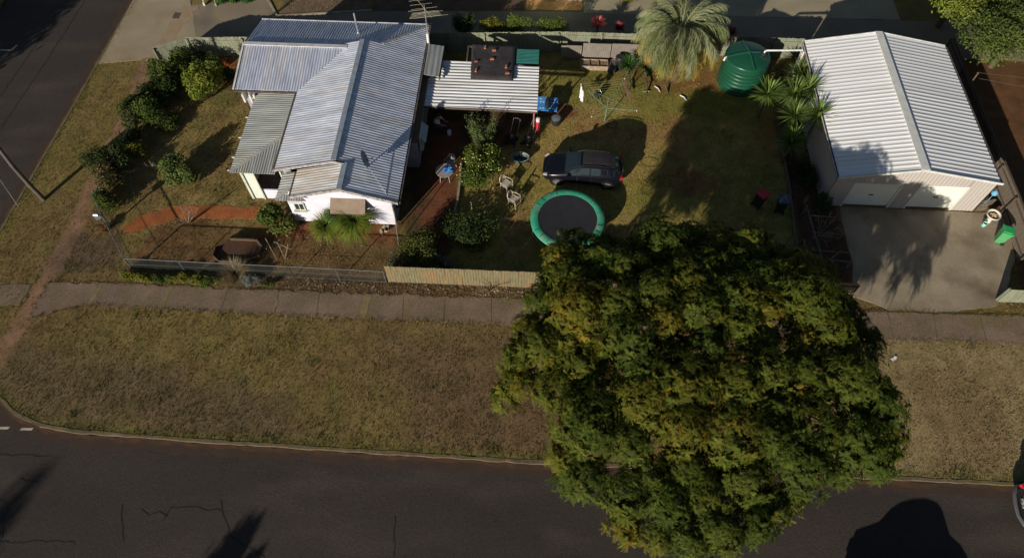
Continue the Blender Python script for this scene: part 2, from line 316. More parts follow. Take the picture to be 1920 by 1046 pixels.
    c=lerp(c,(.12,.08,.06),reg([(-11.5,38.6),(-11.5,60),(-1,60),(-1,39.3)],.1,.2))
    c=lerp(c,(.24,.2,.06),reg([(-27.6,39),(-27.6,42),(-25,42),(-25.1,38.7)],.1,.2))
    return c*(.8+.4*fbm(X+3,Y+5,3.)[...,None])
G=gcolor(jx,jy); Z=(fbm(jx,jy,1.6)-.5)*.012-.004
cx=(X[:-1,:-1]+gs/2); cy_=(Y[:-1,:-1]+gs/2); keep=inpoly(cx,cy_,BLOCK)
# snap the outer rim to the kerb line
DK=pdist(jx,jy,KERB,False); out=~inpoly(jx,jy,BLOCK); 
idx=np.arange(nx*ny).reshape(nx,ny); F=np.stack([idx[:-1,:-1],idx[1:,:-1],idx[1:,1:],idx[:-1,1:]],-1)[keep]
V=np.stack([jx,jy,Z],-1).reshape(-1,3)
o=npmesh('ground',V,F,None,mt['ground'],org=(0,20,0),smooth=True); a=o.data.color_attributes.new('Col','FLOAT_COLOR','POINT')
cc=np.ones((nx*ny,4),np.float32); cc[:,:3]=G.reshape(-1,3); a.data.foreach_set('color',cc.ravel()); setp(o,kind='structure')
struct('terrain',MB().b2(-600,600,-600,600,-.6,-.135),mt['far'])
# outer part of the block beyond the fine sheet
struct('outer_land',MB().b2(34,160,8.9,160,-.13,-.02).b2(-27.6,34,48,160,-.13,-.02),mt['far'])
# roads at -0.12
rd=MB(); rd.add([(-36.6,-3.2,-.12),(160,-3.2,-.12),(160,9.1,-.12),(-20,9.5,-.12),(-23,10.3,-.12),(-26,12.2,-.12),(-28,15.5,-.12),(-28.2,20,-.12),(-27.5,40,-.12),(-27.4,160,-.12),(-36.6,160,-.12),(-36.6,-3.2,-.12)][:11],[tuple(range(11))])
struct('road',rd,mt['road'])
struct('far_verge',MB().b2(-60,-36.6,-3,160,-.13,-.01).b2(-160,-60,-60,160,-.13,-.02).b2(-36.6,160,-60,-3.2,-.13,-.01),mt['far'])
def ribbon(pts,w0,w1,z,th=.0,seed=0,amp=0.):
    m=MB(); r=random.Random(seed); P=[Vector(p) for p in pts]; L=[]; 
    for i,p in enumerate(P):
        t=(P[min(i+1,len(P)-1)]-P[max(i-1,0)]).normalized(); n=Vector((-t.y,t.x)); L.append((p+n*(w0+r.uniform(-amp,amp)),p+n*(w1+r.uniform(-amp,amp))))
    vs=[]; 
    for a,b in L: vs+=[(a.x,a.y,z),(b.x,b.y,z)]
    n=len(L); fs=[(2*i,2*i+1,2*i+3,2*i+2) for i in range(n-1)]
    if th:
        vs+=[(x,y,z-th) for x,y,z in vs[:2*n]]; o=2*n
        fs+=[(2*i+2,2*i,2*i+o,2*i+2+o) for i in range(n-1)]+[(2*i+1,2*i+3,2*i+3+o,2*i+1+o) for i in range(n-1)]
    m.add(vs,fs); return m
def densify(pts,step=.5):
    out=[]
    for a,b in zip(pts[:-1],pts[1:]):
        a=Vector(a); b=Vector(b); k=max(1,int((b-a).length/step)); out+=[tuple(a.lerp(b,j/k)) for j in range(k)]
    out.append(tuple(pts[-1])); return out
KD=densify(KERB[1:],.4)
struct('kerb',ribbon(KD,-.10,.04,.012,.16,1,.028),mt['kerb'])
struct('gutter_silt',ribbon(KD,-.1,-.65,-.116,0,2,.12),mt['redsilt']); struct('gutter_dirt',ribbon(KD,-.09,-.30,-.112,0,4,.10),M('gutter_dirt',(.095,.052,.032),(.06,.042,.03),scale=2.5,rough=1,spec=.05,grain=.35))
def sheet(name,poly,z,mat,amp=.05,step=.35,seed=1,th=.03):
    p=ragged(poly,step,amp,seed); m=MB(); n=len(p); m.add([(x,y,z) for x,y in p]+[(x,y,z-th) for x,y in p],[tuple(range(n))]+[(i,n+i,n+(i+1)%n,(i+1)%n) for i in range(n)])
    # face up
    A=sum(p[i][0]*p[(i+1)%n][1]-p[(i+1)%n][0]*p[i][1] for i in range(n))
    if A<0: m.f=[tuple(reversed(f)) for f in m.f]
    return struct(name,m,mat)
sheet('footpath',PATH,.016,mt['path'],.10,.22,3)
def seam(x0,y0,x1,y1,w,z,mat,name='footpath_joint',seed=1):
    pts=densify([(x0,y0),((x0+x1)/2+random.uniform(-.04,.04),(y0+y1)/2),(x1,y1)],.25)
    return struct(name,ribbon(pts,-w/2,w/2,z,0,seed,w*.25),mat)
sheet('footpath_stub',[(-28.2,16.55),(-25.4,16.6),(-25.5,15.4),(-28.1,15.3)],.015,mt['path'],.08,.25,12)
jm=MB()
for i,x in enumerate([-21.9,-18.3,-15.3,-12.6,-10.5,-8.15,-6.3,-4.1,-1.9,17.9,20.1,22.4,24.8]):
    pts=densify([(x+random.uniform(-.1,.1),16.92 if x<0 else 17.2),(x+random.uniform(-.15,.15),15.5 if x<0 else 15.65)],.25)
    r_=ribbon(pts,-.014,.014,.021,0,i,.008); jm.add(r_.v,r_.f)
struct('footpath_joints',jm,M('joint_dirt',(.085,.065,.045),rough=1))
gj=MB()
for i,(x,wd) in enumerate([(-21.9,.09),(-18.3,.08),(-12.6,.06)]):
    r_=ribbon(densify([(x+.1,16.9),(x-.12,15.6)],.15),-wd,wd,.025,0,i+40,.05); gj.add(r_.v,r_.f)
r_=ribbon(densify([(-8.1,16.9),(-8.2,15.5)],.2),-.17,.17,.026,0,9,.03); gj.add(r_.v,r_.f)
struct('footpath_patches',gj,M('sandy_patch',(.2,.15,.08),(.15,.12,.05),scale=4,rough=1))
sheet('driveway',DRIVE,.020,mt['drive'],.04,.4,5)
struct('driveway_joint',ribbon(densify([(16.2,17.1),(19,17.15),(22,17.2),(26,17.3)],.2),-.03,.04,.026,0,3,.02),M('mossy_joint',(.04,.035,.02),(.09,.08,.03),scale=2,rough=1))
sheet('crossover',CROSS,.018,mt['pale'],.03,.4,6)
sheet('lane',LANE,.013,mt['lane'],.02,.5,7)
sheet('track_stain',[(-25.0,33.3),(-24.2,33.3),(-23.6,36.2),(-23.2,38.7),(-24.2,38.7),(-24.5,36)],.0215,M('rusty_stain',(.26,.18,.11),(.29,.22,.14),scale=1.2,rough=1,grain=.2),.22,.3,11)
sheet('lane_branch',[(2.9,39.2),(2.9,41),(4.0,48),(24,48),(24,39.55)],.019,mt['lanep'],.03,.5,8)
struct('lane_edging',ribbon([(-18.7,39.6),(-17.6,37.85),(-11.3,38.72)],-.03,.14,.06,.1),mt['kerbp'])
sheet('red_garden_path',REDPATH,.014,mt['clay'],.10,.3,9)
sheet('orange_bank',[(-1.0,39.35),(2.75,39.45),(2.9,40.7),(-1.0,40.5)],.014,mt['orange'],.05)
struct('drain_grate',MB().b2(-24.55,-24.1,37.3,37.9,.0,.028),M('rusty_grate',(.10,.07,.06),rough=.9))
# road marks
pm=MB()
for x0,x1 in ((-24.7,-24.3),(-23.85,-23.42),(-22.86,-22.32),(-25.8,-25.3)):
    pm.add([(x0,9.1,-.112),(x1,9.12,-.112),(x1+.05,9.24,-.112),(x0+.05,9.22,-.112)],[(0,1,2,3)])
pm.add([(-36,33.8,-.112),(-34.05,33.83,-.112),(-34.05,33.93,-.112),(-36,33.9,-.112)],[(0,1,2,3)])
pm.add([(-34.12,33.84,-.1115),(-34.0,33.84,-.1115),(-33.86,34.4,-.1115),(-33.98,34.42,-.1115)],[(0,1,2,3)])
struct('road_markings',pm,mt['paint'])
cr=[[(-25.9,8.0),(-23.5,7.95),(-21.0,8.0)],[(-21.9,6.95),(-21.1,6.85)],
 [(-22.6,5.95),(-22.2,6.05),(-21.9,5.6),(-21.85,5.5)],[(-22.0,5.5),(-21.6,4.5)],[(-22.3,4.4),(-21.2,4.35),(-20.0,4.45),(-18.5,4.5)],[(-21.5,4.35),(-22.3,3.8),(-22.5,3.3)],
 [(-17.1,6.1),(-16.8,5.3),(-16.5,4.6)],[(-16.2,6.0),(-15.8,5.75),(-15.4,5.9),(-14.9,5.7)],[(-15.1,5.5),(-14.9,6.1),(-14.0,6.15),(-13.2,6.05),(-12.7,6.1)],[(-12.9,6.5),(-12.6,5.9),(-12.1,5.1),(-11.2,4.6),(-10.4,4.3)],
 [(-31.2,39),(-31.4,33),(-31.8,27),(-32,20)],[(-32.5,39),(-32.8,33),(-33.1,27),(-33.5,21)],[(10.2,5.0),(10.4,3.5)],[(-5.3,6.2),(-5.1,4.6)]]
cm=MB()
for i,l in enumerate(cr):
    p=densify(l,.25); rr=random.Random(i); p=[(x+rr.uniform(-.04,.04),y+rr.uniform(-.04,.04)) for x,y in p]
    r_=ribbon(p,-.022,.022,-.113,0,i,.008); cm.add(r_.v,r_.f)
struct('road_crack_seal',cm,mt['tar'])
# ---------------- roofs ----------------
def corr(poly,zf,axis,pitch,amp,mat,name,parent,prof='sin',th=.02,label=None,n=6):
    """ribbed sheet over a convex plan polygon; ribs run along `axis`"""
    a=1 if axis=='x' else 0           # coordinate across the ribs
    us=[p[a] for p in poly]; u0,u1=min(us),max(us); k=int((u1-u0)/pitch*n)+1; U=sorted(set([u0+1e-4+(u1-u0-2e-4)*i/k for i in range(k+1)]))
    vs=[]; 
    for u in U:
        hits=[]
        for i in range(len(poly)):
            p=poly[i]; q=poly[(i+1)%len(poly)]
            if (p[a]-u)*(q[a]-u)<=0 and p[a]!=q[a]:
                t=(u-p[a])/(q[a]-p[a]); hits.append(p[1-a]+t*(q[1-a]-p[1-a]))
        v0,v1=min(hits),max(hits); ph=((u/pitch)%1)
        wv=math.sin(ph*2*math.pi)*amp if prof=='sin' else (amp*2 if ph<.28 else (amp*1.0 if ph<.42 or ph>.9 else 0))
        for v in (v0,v1):
            x,y=(v,u) if a==1 else (u,v); vs.append((x,y,zf(x,y)+wv))
    K=len(U); m=MB(); m.v=vs+[(x,y,z-th) for x,y,z in vs]; o=2*K
    m.f=[(2*i,2*i+1,2*i+3,2*i+2) for i in range(K-1)]+[(2*i+2+o,2*i+3+o,2*i+1+o,2*i+o) for i in range(K-1)]
    m.f+=[(2*i+2,2*i+2+o,2*i+o,2*i) for i in range(K-1)]+[(2*i+1,2*i+1+o,2*i+3+o,2*i+3) for i in range(K-1)]+[(0,o,o+1,1),(o-2,o-1,2*o-1,2*o-2)]
    if a==1: m.f=[tuple(reversed(f)) for f in m.f]
    return obj(name,m,mat,parent,label)
def bar(m,a,b,w,h,off=0):
    a=Vector(a); b=Vector(b); t=(b-a).normalized(); s=t.cross(Vector((0,0,1))).normalized()*w/2; up=Vector((0,0,1))*h
    vs=[a-s,a+s,a+s+up,a-s+up,b-s,b+s,b+s+up,b-s+up]; m.add(vs,[(0,3,2,1),(4,5,6,7),(0,1,5,4),(1,2,6,5),(2,3,7,6),(3,0,4,7)]); return m
HS=thing('house','white weatherboard cottage with several corrugated iron roof wings, left of the yard','house',(-10.5,27,0))
zr=lambda x,y:3.58-.325*(x+10.15)          # east slope of the main gable
zl=lambda x,y:3.58+.255*(x+10.15)          # west slope
zc=lambda x,y:3.35-.197*(31.2-y)           # wing, south slope
zn=lambda x,y:3.35-.266*(y-31.2)           # north slope
zb=lambda x,y:3.40+.28*(x+9.6)
zv=lambda x,y:2.35+.10*(x+15.9)
corr([(-10.15,22.6),(-10.15,31.6),(-9.05,31.72),(-6.72,34.35),(-6.8,20.9),(-9.6,20.9),(-9.6,22.6)],zr,'x',.17,.009,mt['ironX'],'roof',HS)
corr([(-13.4,22.5),(-10.15,22.5),(-10.15,31.55),(-11.2,31.55),(-11.1,31.15),(-13.4,28.15)],zl,'x',.17,.009,mt['ironX'],'roof',HS,label='sunlit west slope of the main corrugated roof')
corr([(-12.25,20.85),(-9.6,20.85),(-9.6,22.6),(-12.25,22.6)],zb,'x',.17,.009,mt['ironR'],'roof',HS,label='rust stained slope over the front room')
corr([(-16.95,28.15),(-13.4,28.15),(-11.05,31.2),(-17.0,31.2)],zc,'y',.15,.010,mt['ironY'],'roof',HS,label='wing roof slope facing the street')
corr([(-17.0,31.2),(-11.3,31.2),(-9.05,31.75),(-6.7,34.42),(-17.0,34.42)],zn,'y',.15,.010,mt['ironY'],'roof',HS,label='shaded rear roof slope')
corr([(-15.9,22.55),(-13.5,24.95),(-13.5,28.35),(-15.9,28.35)],zv,'x',.15,.012,mt['ironV'],'veranda_roof',HS)
corr([(-15.9,22.5),(-13.5,22.5),(-13.5,24.92)],lambda x,y:2.35+.10*(y-22.5),'y',.13,.012,mt['ironVy'],'veranda_roof',HS)
corr([(-13.12,20.9),(-12.3,21.75),(-12.3,22.6),(-13.12,22.6)],lambda x,y:2.3+.25*(x+13.12),'x',.17,.014,mt['ironV'],'porch_roof',HS)
corr([(-13.1,20.85),(-12.28,21.7),(-12.28,21.2),(-11.7,21.15),(-11.7,20.85)],lambda x,y:2.3+.25*(y-20.88),'y',.13,.012,mt['ironVy'],'porch_roof',HS)
m=MB(); bar(m,(-10.15,22.55,3.57),(-10.15,31.6,3.57),.26,.05); bar(m,(-9.6,20.85,3.40),(-9.6,22.55,3.40),.26,.05)
obj('ridge_cap',m,mt['ridge'],HS)
m=MB(); bar(m,(-17.0,31.2,3.35),(-11.0,31.2,3.35),.26,.045); obj('ridge_cap',m,mt['ridgeW'],HS)
for p,q in (((-9.05,31.74,3.22),(-6.74,34.36,2.5)),((-15.88,22.52,2.36),(-13.5,24.93,2.6)),((-13.1,20.88,2.31),(-12.3,21.72,2.52))): obj('hip_cap',bar(MB(),p,q,.18,.04),mt['ironV'],HS)
# barge boards and gutters
m=MB()
bar(m,(-12.3,20.83,2.52),(-9.6,20.83,3.27),.05,.17); bar(m,(-9.6,20.83,3.27),(-6.8,20.83,2.36),.05,.17)
bar(m,(-13.45,22.46,2.62),(-10.15,22.46,3.46),.05,.16); bar(m,(-10.15,22.46,3.46),(-9.6,22.46,3.3),.05,.16)
obj('barge_board',m,mt['barge'],HS)
for p,q,w_,h_ in (((-6.74,20.9,2.36),(-6.66,34.4,2.36),.11,.09),((-6.6,34.5,2.42),(-17.05,34.5,2.42),.1,.07),((-17.0,28.08,2.64),(-13.4,28.08,2.64),.11,.08),((-13.46,22.5,2.58),(-13.46,28.1,2.58),.13,.15),((-12.3,20.9,2.5),(-12.3,22.5,2.5),.12,.12),((-17.02,28.1,2.7),(-17.02,31.2,3.3),.05,.06),((-17.04,31.2,3.3),(-17.04,34.4,2.44),.05,.06)): obj('gutter',bar(MB(),p,q,w_,h_),mt['gutter'],HS)
m=MB(); bar(m,(-17.02,28.1,2.77),(-17.02,31.2,3.37),.1,.03); bar(m,(-17.0,34.44,2.5),(-6.8,34.44,2.5),.05,.03); obj('roof_edge_trim',m,mt['ridgeW'],HS)
# walls with board lines as geometry
def boards(m,x0,y0,x1,y1,z0,z1,step=.16,th=.02,topf=None):
    a=Vector((x0,y0)); b=Vector((x1,y1)); t=(b-a).normalized(); n=Vector((t.y,-t.x)); z=z0; L=(b-a).length
    while z<z1-.01:
        h=min(step,z1-z); s0,s1=0,L
        if topf:
            r=topf(z+h*.5,L)
            if r is None: break
            s0,s1=r
        p=a+t*s0; q=a+t*s1; vs=[]
        for (P,zz,o) in ((p,z,th),(q,z,th),(q,z+h,0.004),(p,z+h,0.004)): vs.append((P.x+n.x*o,P.y+n.y*o,zz))
        for (P,zz) in ((p,z),(q,z),(q,z+h),(p,z+h)): vs.append((P.x-n.x*.05,P.y-n.y*.05,zz))
        m.add(vs,[(0,1,2,3),(5,4,7,6),(0,4,5,1),(3,2,6,7),(0,3,7,4),(1,5,6,2)]); z+=h
    return m
def gab(z,L):
    if z<2.2: return (0,L)
    if z>3.22: return None
    xl=-9.6+(z-3.3)/.28; xr=-9.6+(3.3-z)/.325
    return (max(0,xl+12.7),min(L,xr+12.7))
m=boards(MB(),-12.7,21.2,-7.25,21.2,.12,3.25,.19,.015,gab); obj('front_wall',m,mt['wall'],HS)
m=MB(); boards(m,-7.25,21.2,-7.25,34.2,.15,2.38,.19,.02)
boards(m,-13.2,28.5,-13.2,22.7,.2,2.6,.19,.015); boards(m,-13.2,22.75,-12.7,22.75,.2,2.4,.19,.015); boards(m,-12.7,22.75,-12.7,21.2,.2,2.3,.19,.015)
boards(m,-16.7,28.5,-13.2,28.5,.2,2.62,.19,.015); boards(m,-16.7,34.2,-16.7,28.5,.2,2.6,.19,.015); boards(m,-7.25,34.2,-16.7,34.2,.15,2.45,.19,.015)
obj('side_wall',m,mt['wallshade'],HS)
m=MB(); m.b2(-12.6,-7.35,21.3,34.1,0,.2); m.b2(-16.6,-12.6,28.6,34.1,0,.2); m.b2(-12.55,-7.4,21.3,34.05,.2,2.2); m.b2(-16.55,-12.6,28.65,34.05,.2,2.2); obj('underfloor',m,mt['brick'],HS)
obj('gable_end',MB().add([(-16.72,28.5,2.6),(-16.72,34.3,2.45),(-16.72,31.2,3.3),(-16.66,28.5,2.6),(-16.66,34.3,2.45),(-16.66,31.2,3.3)],[(0,2,1),(3,4,5),(0,3,5,2),(1,2,5,4)]),mt['wall'],HS); obj('gable_end',MB().add([(-11.2,31.55,3.05),(-9.05,31.55,3.05),(-10.15,31.55,3.53),(-11.2,31.5,3.05),(-9.05,31.5,3.05),(-10.15,31.5,3.53)],[(0,2,1),(3,4,5)]),mt['wall'],HS)
# front window, hood, small window
def window(parent,c,wd,hg,axis,mat_g,mat_f,sill=True,name='window'):
    f=MB(); x,y,z=c; t=.06
    for (dx,dz,sx,sz) in ((0,hg/2,wd+t,t),(0,-hg/2,wd+t,t),(-wd/2,0,t,hg-t),(wd/2,0,t,hg-t),(0,0,.04,hg-t)):
        if axis=='x': f.box((x+dx,y,z+dz),(sx,.08,sz))
        else: f.box((x,y+dx,z+dz),(.08,sx,sz))
    fo=obj(name,f,mat_f,parent); g=MB()
    g.box((x,y,z),(wd,.03,hg) if axis=='x' else (.03,wd,hg)); obj('pane',g,mat_g,fo)
    if sill:
        s=MB(); s.box((x,y-.06,z-hg/2-.06),(wd+.2,.16,.05)) if axis=='x' else s.box((x+.06,y,z-hg/2-.06),(.16,wd+.2,.05)); obj('sill',s,mat_f,fo)
    return fo
window(HS,(-9.45,21.16,1.35),1.5,1.0,'x',mt['glass'],mt['frame'])
window(HS,(-12.15,21.16,1.45),.5,.55,'x',mt['glass'],mt['frame'])
m=MB(); m.slab([(-10.35,20.55,1.78),(-8.55,20.55,1.78),(-8.55,21.17,2.25),(-10.35,21.17,2.25)],.03); hd=obj('window_hood',m,mt['hood'],HS)
m=MB(); m.add([(-10.36,20.56,1.76),(-10.36,21.17,2.22),(-10.36,21.17,1.76)],[(0,1,2)]); m.add([(-8.54,20.56,1.76),(-8.54,21.17,2.22),(-8.54,21.17,1.6),(-8.54,20.9,1.6)],[(3,2,1,0)]); bar(m,(-10.38,20.55,1.72),(-8.53,20.55,1.72),.03,.05); obj('hood_side',m,mt['dtimber'],hd)
m=MB(); m.slab([(-12.55,20.9,2.0),(-11.85,20.9,2.0),(-11.85,21.18,2.15),(-12.55,21.18,2.15)],.02); obj('window_hood',m,mt['wall'],HS)
for y in (22.4,23.9): window(HS,(-7.19,y,1.55),1.3,1.0,'y',mt['greenglass'],mt['gutter'],name='side_window')
m=MB(); m.slab([(-6.4,25.85,1.85),(-6.05,25.85,1.5),(-6.05,27.1,1.5),(-6.4,27.1,1.85)],.03); obj('window_hood',m,mt['ridge'],HS)
m=MB(); m.b2(-7.14,-6.86,20.95,34.2,2.28,2.33); obj('eave_lining',m,mt['brownwood'],HS)
m=MB().tube([(-6.85,21.0,2.35),(-7.18,21.06,2.05),(-7.18,21.06,.1)],.04); obj('downpipe',m,mt['gutter'],HS)
m=MB().tube([(-6.62,32.9,2.2),(-6.6,32.9,2.95),(-6.6,32.9,3.1)],.085); obj('flue_pipe',m,mt['pvc'],HS,smooth=True)
m=MB().tube([(-10.75,33.0,2.75),(-10.75,33.0,4.25)],.05); m.lathe((-10.75,33.0,2.86),[(.12,0),(.06,.08)],12); obj('vent_pipe',m,mt['galv'],HS,smooth=True)
AN=MB(); boards(AN,-6.52,25.3,-6.52,31.5,0.02,2.05,.2,.015); boards(AN,-7.2,25.3,-6.52,25.3,.02,2.05,.2,.015); obj('annex_wall',AN,mt['wallshade'],HS)
obj('annex_roof',MB().add([(-7.1,25.25,2.24),(-6.36,25.25,2.08),(-6.36,31.6,2.08),(-7.1,31.6,2.24),(-7.1,25.25,2.2),(-6.36,25.25,2.04),(-6.36,31.6,2.04),(-7.1,31.6,2.2)],[(0,1,2,3),(7,6,5,4),(0,4,5,1),(1,5,6,2),(2,6,7,3),(3,7,4,0)]),mt['brownwood'],HS)
window(HS,(-6.38,26.5,1.35),1.2,.8,'y',mt['greenglass'],mt['frame'],name='side_window')
# veranda
m=MB(); m.b2(-15.5,-13.25,22.75,28.4,.0,.3); obj('veranda_floor',m,mt['greytimber'],HS)
m=MB(); m.b2(-15.42,-14.78,22.68,22.76,.0,2.3); m.b2(-15.44,-15.36,22.66,28.3,0,.9); obj('corner_panel',m,mt['mint'],HS)
m=MB(); m.b2(-14.78,-13.25,22.70,22.77,.0,.75); obj('low_wall',m,mt['wall'],HS)
for q in ((-15.45,-15.33,22.6,22.68,0,2.3),(-14.77,-14.7,22.6,22.68,0,2.3),(-13.3,-13.22,22.62,22.7,.7,2.4)): obj('veranda_post',MB().b2(*q),mt['frame'],HS)
obj('porch_wall',MB().b2(-14.75,-13.3,24.4,24.45,.3,2.3),mt['brownwood'],HS)
m=MB(); m.b2(-14.3,-13.5,24.33,24.39,.3,2.25); obj('screen_door',m,mt['brownwood'],HS)
m=MB(); m.b2(-13.5,-12.85,23.5,23.56,.75,1.6); obj('timber_panel',m,mt['ochre'],HS)
for y in (28.0,26.5,25.0,23.6,22.7): obj('rafter_end',MB().b2(-16.08,-15.86,y-.025,y+.025,2.24,2.3),mt['whitep'],HS)
for x in (-16.6,-16.2,-15.95): obj('bracket',MB().b2(x-.05,x+.05,28.0,28.48,1.9,2.5),mt['whitep'],HS)
m=MB(); m.b2(-16.35,-16.2,28.25,28.4,0,2.5); m.b2(-16.0,-15.9,28.3,28.4,0,2.5); m.b2(-16.2,-16.0,28.32,28.38,.2,2.5); obj('corner_post',m,mt['whitep'],HS)
# patio roof
PT=thing('patio_roof','broad ribbed white iron patio roof on thin posts beside the cottage','patio roof',(-3.3,29.5,0))
corr([(-6.65,28.15),(.05,28.0),(.06,31.68),(-6.65,31.95)],lambda x,y:2.0,'x',.25,.03,mt['carroof'],'roof',PT)
for p,q in (((.02,28.02,1.84),(.03,31.66,1.84)),((-6.4,28.16,1.83),(0,28.04,1.83)),((-6.4,31.88,1.83),(0,31.66,1.83)),((-3.3,28.1,1.84),(-3.3,31.8,1.84))): obj('beam',bar(MB(),p,q,.06,.11),mt['dtimber'],PT)
for i,(x,y) in enumerate([(-.12,28.1),(-.05,31.6),(-2.6,28.15)]):
    m=MB().tube([(x,y,0),(x,y,1.9)],.045 if i==0 else .035,8); obj('post',m,flat('post_pink',(.34,.13,.13)) if i==0 else mt['dtimber'],PT,label='reddish corner post' if i==0 else None)
SK=thing('lean_to','small low lean-to roof of dull iron between cottage wall and patio roof','lean-to',(-6.1,31.4,0))
corr([(-6.6,30.2),(-5.7,30.15),(-5.66,32.75),(-6.6,32.8)],lambda x,y:2.42-.1*(x+6.6),'y',.3,.01,mt['ironVy'],'roof',SK)
obj('fascia',MB().b2(-5.72,-5.64,30.1,32.8,2.12,2.28),mt['brownwood'],SK); obj('post',MB().b2(-5.75,-5.68,32.6,32.68,0,2.12),mt['brownwood'],SK)
# tarp draped on a frame
tx=np.linspace(0,1,22); TV=[];TF=[]
c4=[(-4.05,33.3,2.14),(-1.37,33.25,2.14),(-1.40,30.3,2.18),(-3.9,30.3,2.18)]
for i,u in enumerate(tx):
    for j,v in enumerate(tx):
        p=[(1-u)*(1-v)*c4[0][k]+u*(1-v)*c4[1][k]+u*v*c4[2][k]+(1-u)*v*c4[3][k] for k in range(3)]
        e=min(u,1-u,v,1-v); z=p[2]+.035*float(fbm(np.array(u*3.),np.array(v*3.),2.5))+(.02*math.sin(u*9+v*6))
        if e<=0: z-=.09
        TV.append((p[0]+random.uniform(-.015,.015),p[1]+random.uniform(-.015,.015),z))
        if i<21 and j<21: a=i*22+j; TF.append((a,a+1,a+23,a+22))
m=MB(); m.v=TV; m.f=TF; m.add([(x,y,z-.03) for x,y,z in TV],[tuple(reversed(f)) for f in TF])
TP=single('tarpaulin',m,mt['tarp'],'black tarpaulin weighted with bricks, spread over the back of the patio roof','tarpaulin',smooth=True)
bl=['brick on the tarpaulin nearest its top left corner','brick near the top middle of the black tarpaulin','brick lying in the middle of the black tarpaulin','small brick at the left edge of the tarpaulin','brick at the bottom left corner of the tarpaulin','upright brick near the right edge of the tarpaulin','brick at the bottom right corner of the tarpaulin']
bk=single('brick',MB().box((0,0,0.05),(.23,.11,.08)),mt['redbrick'],bl[0],'brick','bricks holding down the tarpaulin')
for i,(x,y,r) in enumerate([(-3.2,32.55,1.5),(-2.65,32.3,.1),(-2.72,31.55,.1),(-3.65,31.3,.4),(-3.6,30.55,1.5),(-1.85,30.95,1.5),(-1.75,30.4,.2)]):
    loc=(x-.02,y+.32,2.21)
    if i==0: bk.location=loc; bk.rotation_euler=(0,0,r)
    else: dup(bk,loc,r,bl[i],.75 if i==3 else None)
GSH=thing('green_awning','dark green corrugated sheet awning beside the black tarpaulin','awning',(-.65,32,0))
corr([(-1.3,31.75),(0.02,31.75),(.02,32.98),(-1.3,32.98)],lambda x,y:2.12,'x',.12,.012,mt['greensheet'],'roof',GSH)
for q in ((-.06,0,32.85,32.91,0,2.02),(-1.25,0,32.92,32.96,2.0,2.07)): obj('post',MB().b2(*q),mt['dtimber'],GSH)
m=MB(); m.b2(-4.3,-1.3,33.1,33.2,1.9,2.05); m.b2(-1.4,-1.3,33.1,33.2,0,1.9); m.b2(-4.0,-3.9,33.1,33.2,0,1.9); m.b2(-4.3,-4.2,31.9,33.1,1.9,2.05); single('pergola_frame',m,mt['dtimber'],'dark timber frame holding up the tarpaulin behind the patio roof','frame')
# shed
SH=thing('shed','large white-roofed beige metal shed with two roller doors at the top of the driveway','shed',(19.9,28.7,0))
SX0,SX1,SY0,SY1,SR=15.82,24.05,23.72,34.0,19.8
corr([(SX0,SY0-.1),(SR,SY0-.1),(SR,SY1),(SX0,SY1)],lambda x,y:2.5+.8*(x-SX0)/(SR-SX0),'x',.285,.010,mt['shedroof'],'roof',SH,'trap',label='west slope of the shed roof')
corr([(SR,SY0-.1),(SX1,SY0-.1),(SX1,SY1),(SR,SY1)],lambda x,y:3.3-.8*(x-SR)/(SX1-SR),'x',.285,.010,mt['shedroof'],'roof',SH,'trap',label='east slope of the shed roof')
m=MB(); bar(m,(SR,SY0-.14,3.32),(SR,SY1+.04,3.32),.42,.05); obj('ridge_cap',m,mt['ridgeS'],SH)
obj('gutter',bar(MB(),(SX0-.06,SY0-.12,2.40),(SX0-.06,SY1,2.40),.12,.1),mt['gutter'],SH); obj('gutter',bar(MB(),(SX1+.07,SY0-.12,2.36),(SX1+.07,SY1,2.36),.13,.12),mt['gutter'],SH)
m=MB(); bar(m,(SX0-.08,SY0-.16,2.42),(SR,SY0-.16,3.24),.05,.13); bar(m,(SR,SY0-.16,3.24),(SX1+.1,SY0-.16,2.42),.05,.13); bar(m,(SX0,SY1+.03,2.42),(SR,SY1+.03,3.24),.05,.13); bar(m,(SR,SY1+.03,3.24),(SX1,SY1+.03,2.42),.05,.13); bar(m,(SX0-.13,SY0-.1,2.5),(SX0-.13,SY1,2.5),.03,.03); obj('barge_board',m,mt['whitep'],SH)
x0,x1=SX0+.02,SX1-.02
def ribwall(m,ax,fix,a,b,z0,ztop,sgn,step=.2):
    n=int((b-a)/step*3); vs=[]
    for i in range(n+1):
        u=a+(b-a)*i/n; o=.018 if i%3==0 else 0; p=fix+sgn*o
        for z in (z0,ztop(u)): vs.append((u,p,z) if ax=='x' else (p,u,z))
    k=n+1; q=[((x,y-sgn*.05,z) if ax=='x' else (x-sgn*.05,y,z)) for x,y,z in vs]; o_=len(vs)
    fs=[]
    for i in range(n):
        f=(2*i,2*i+2,2*i+3,2*i+1); fs.append(f); fs.append(tuple(o_+j for j in reversed(f)))
        fs.append((2*i+1,2*i+3,2*i+3+o_,2*i+1+o_))
    m.add(vs+q,fs)
gz=lambda x:2.42+.8*((x-SX0)/(SR-SX0) if x<SR else (SX1-x)/(SX1-SR))
m=MB(); D1=(16.95,19.35); D2=(20.35,22.75); DH=1.92
for a,b,z0 in ((x0,D1[0],0),(D1[0],D1[1],DH),(D1[1],D2[0],0),(D2[0],D2[1],DH),(D2[1],x1,0)): ribwall(m,'x',SY0,a,b,z0,gz,-1,.2)
ribwall(m,'y',x0,SY0+.01,SY1,0,lambda u:2.42,-1); ribwall(m,'y',x1,SY0+.01,SY1,0,lambda u:2.42,1); ribwall(m,'x',SY1-.02,x0,x1,0,gz,1)
obj('wall',m,mt['shedwall'],SH)
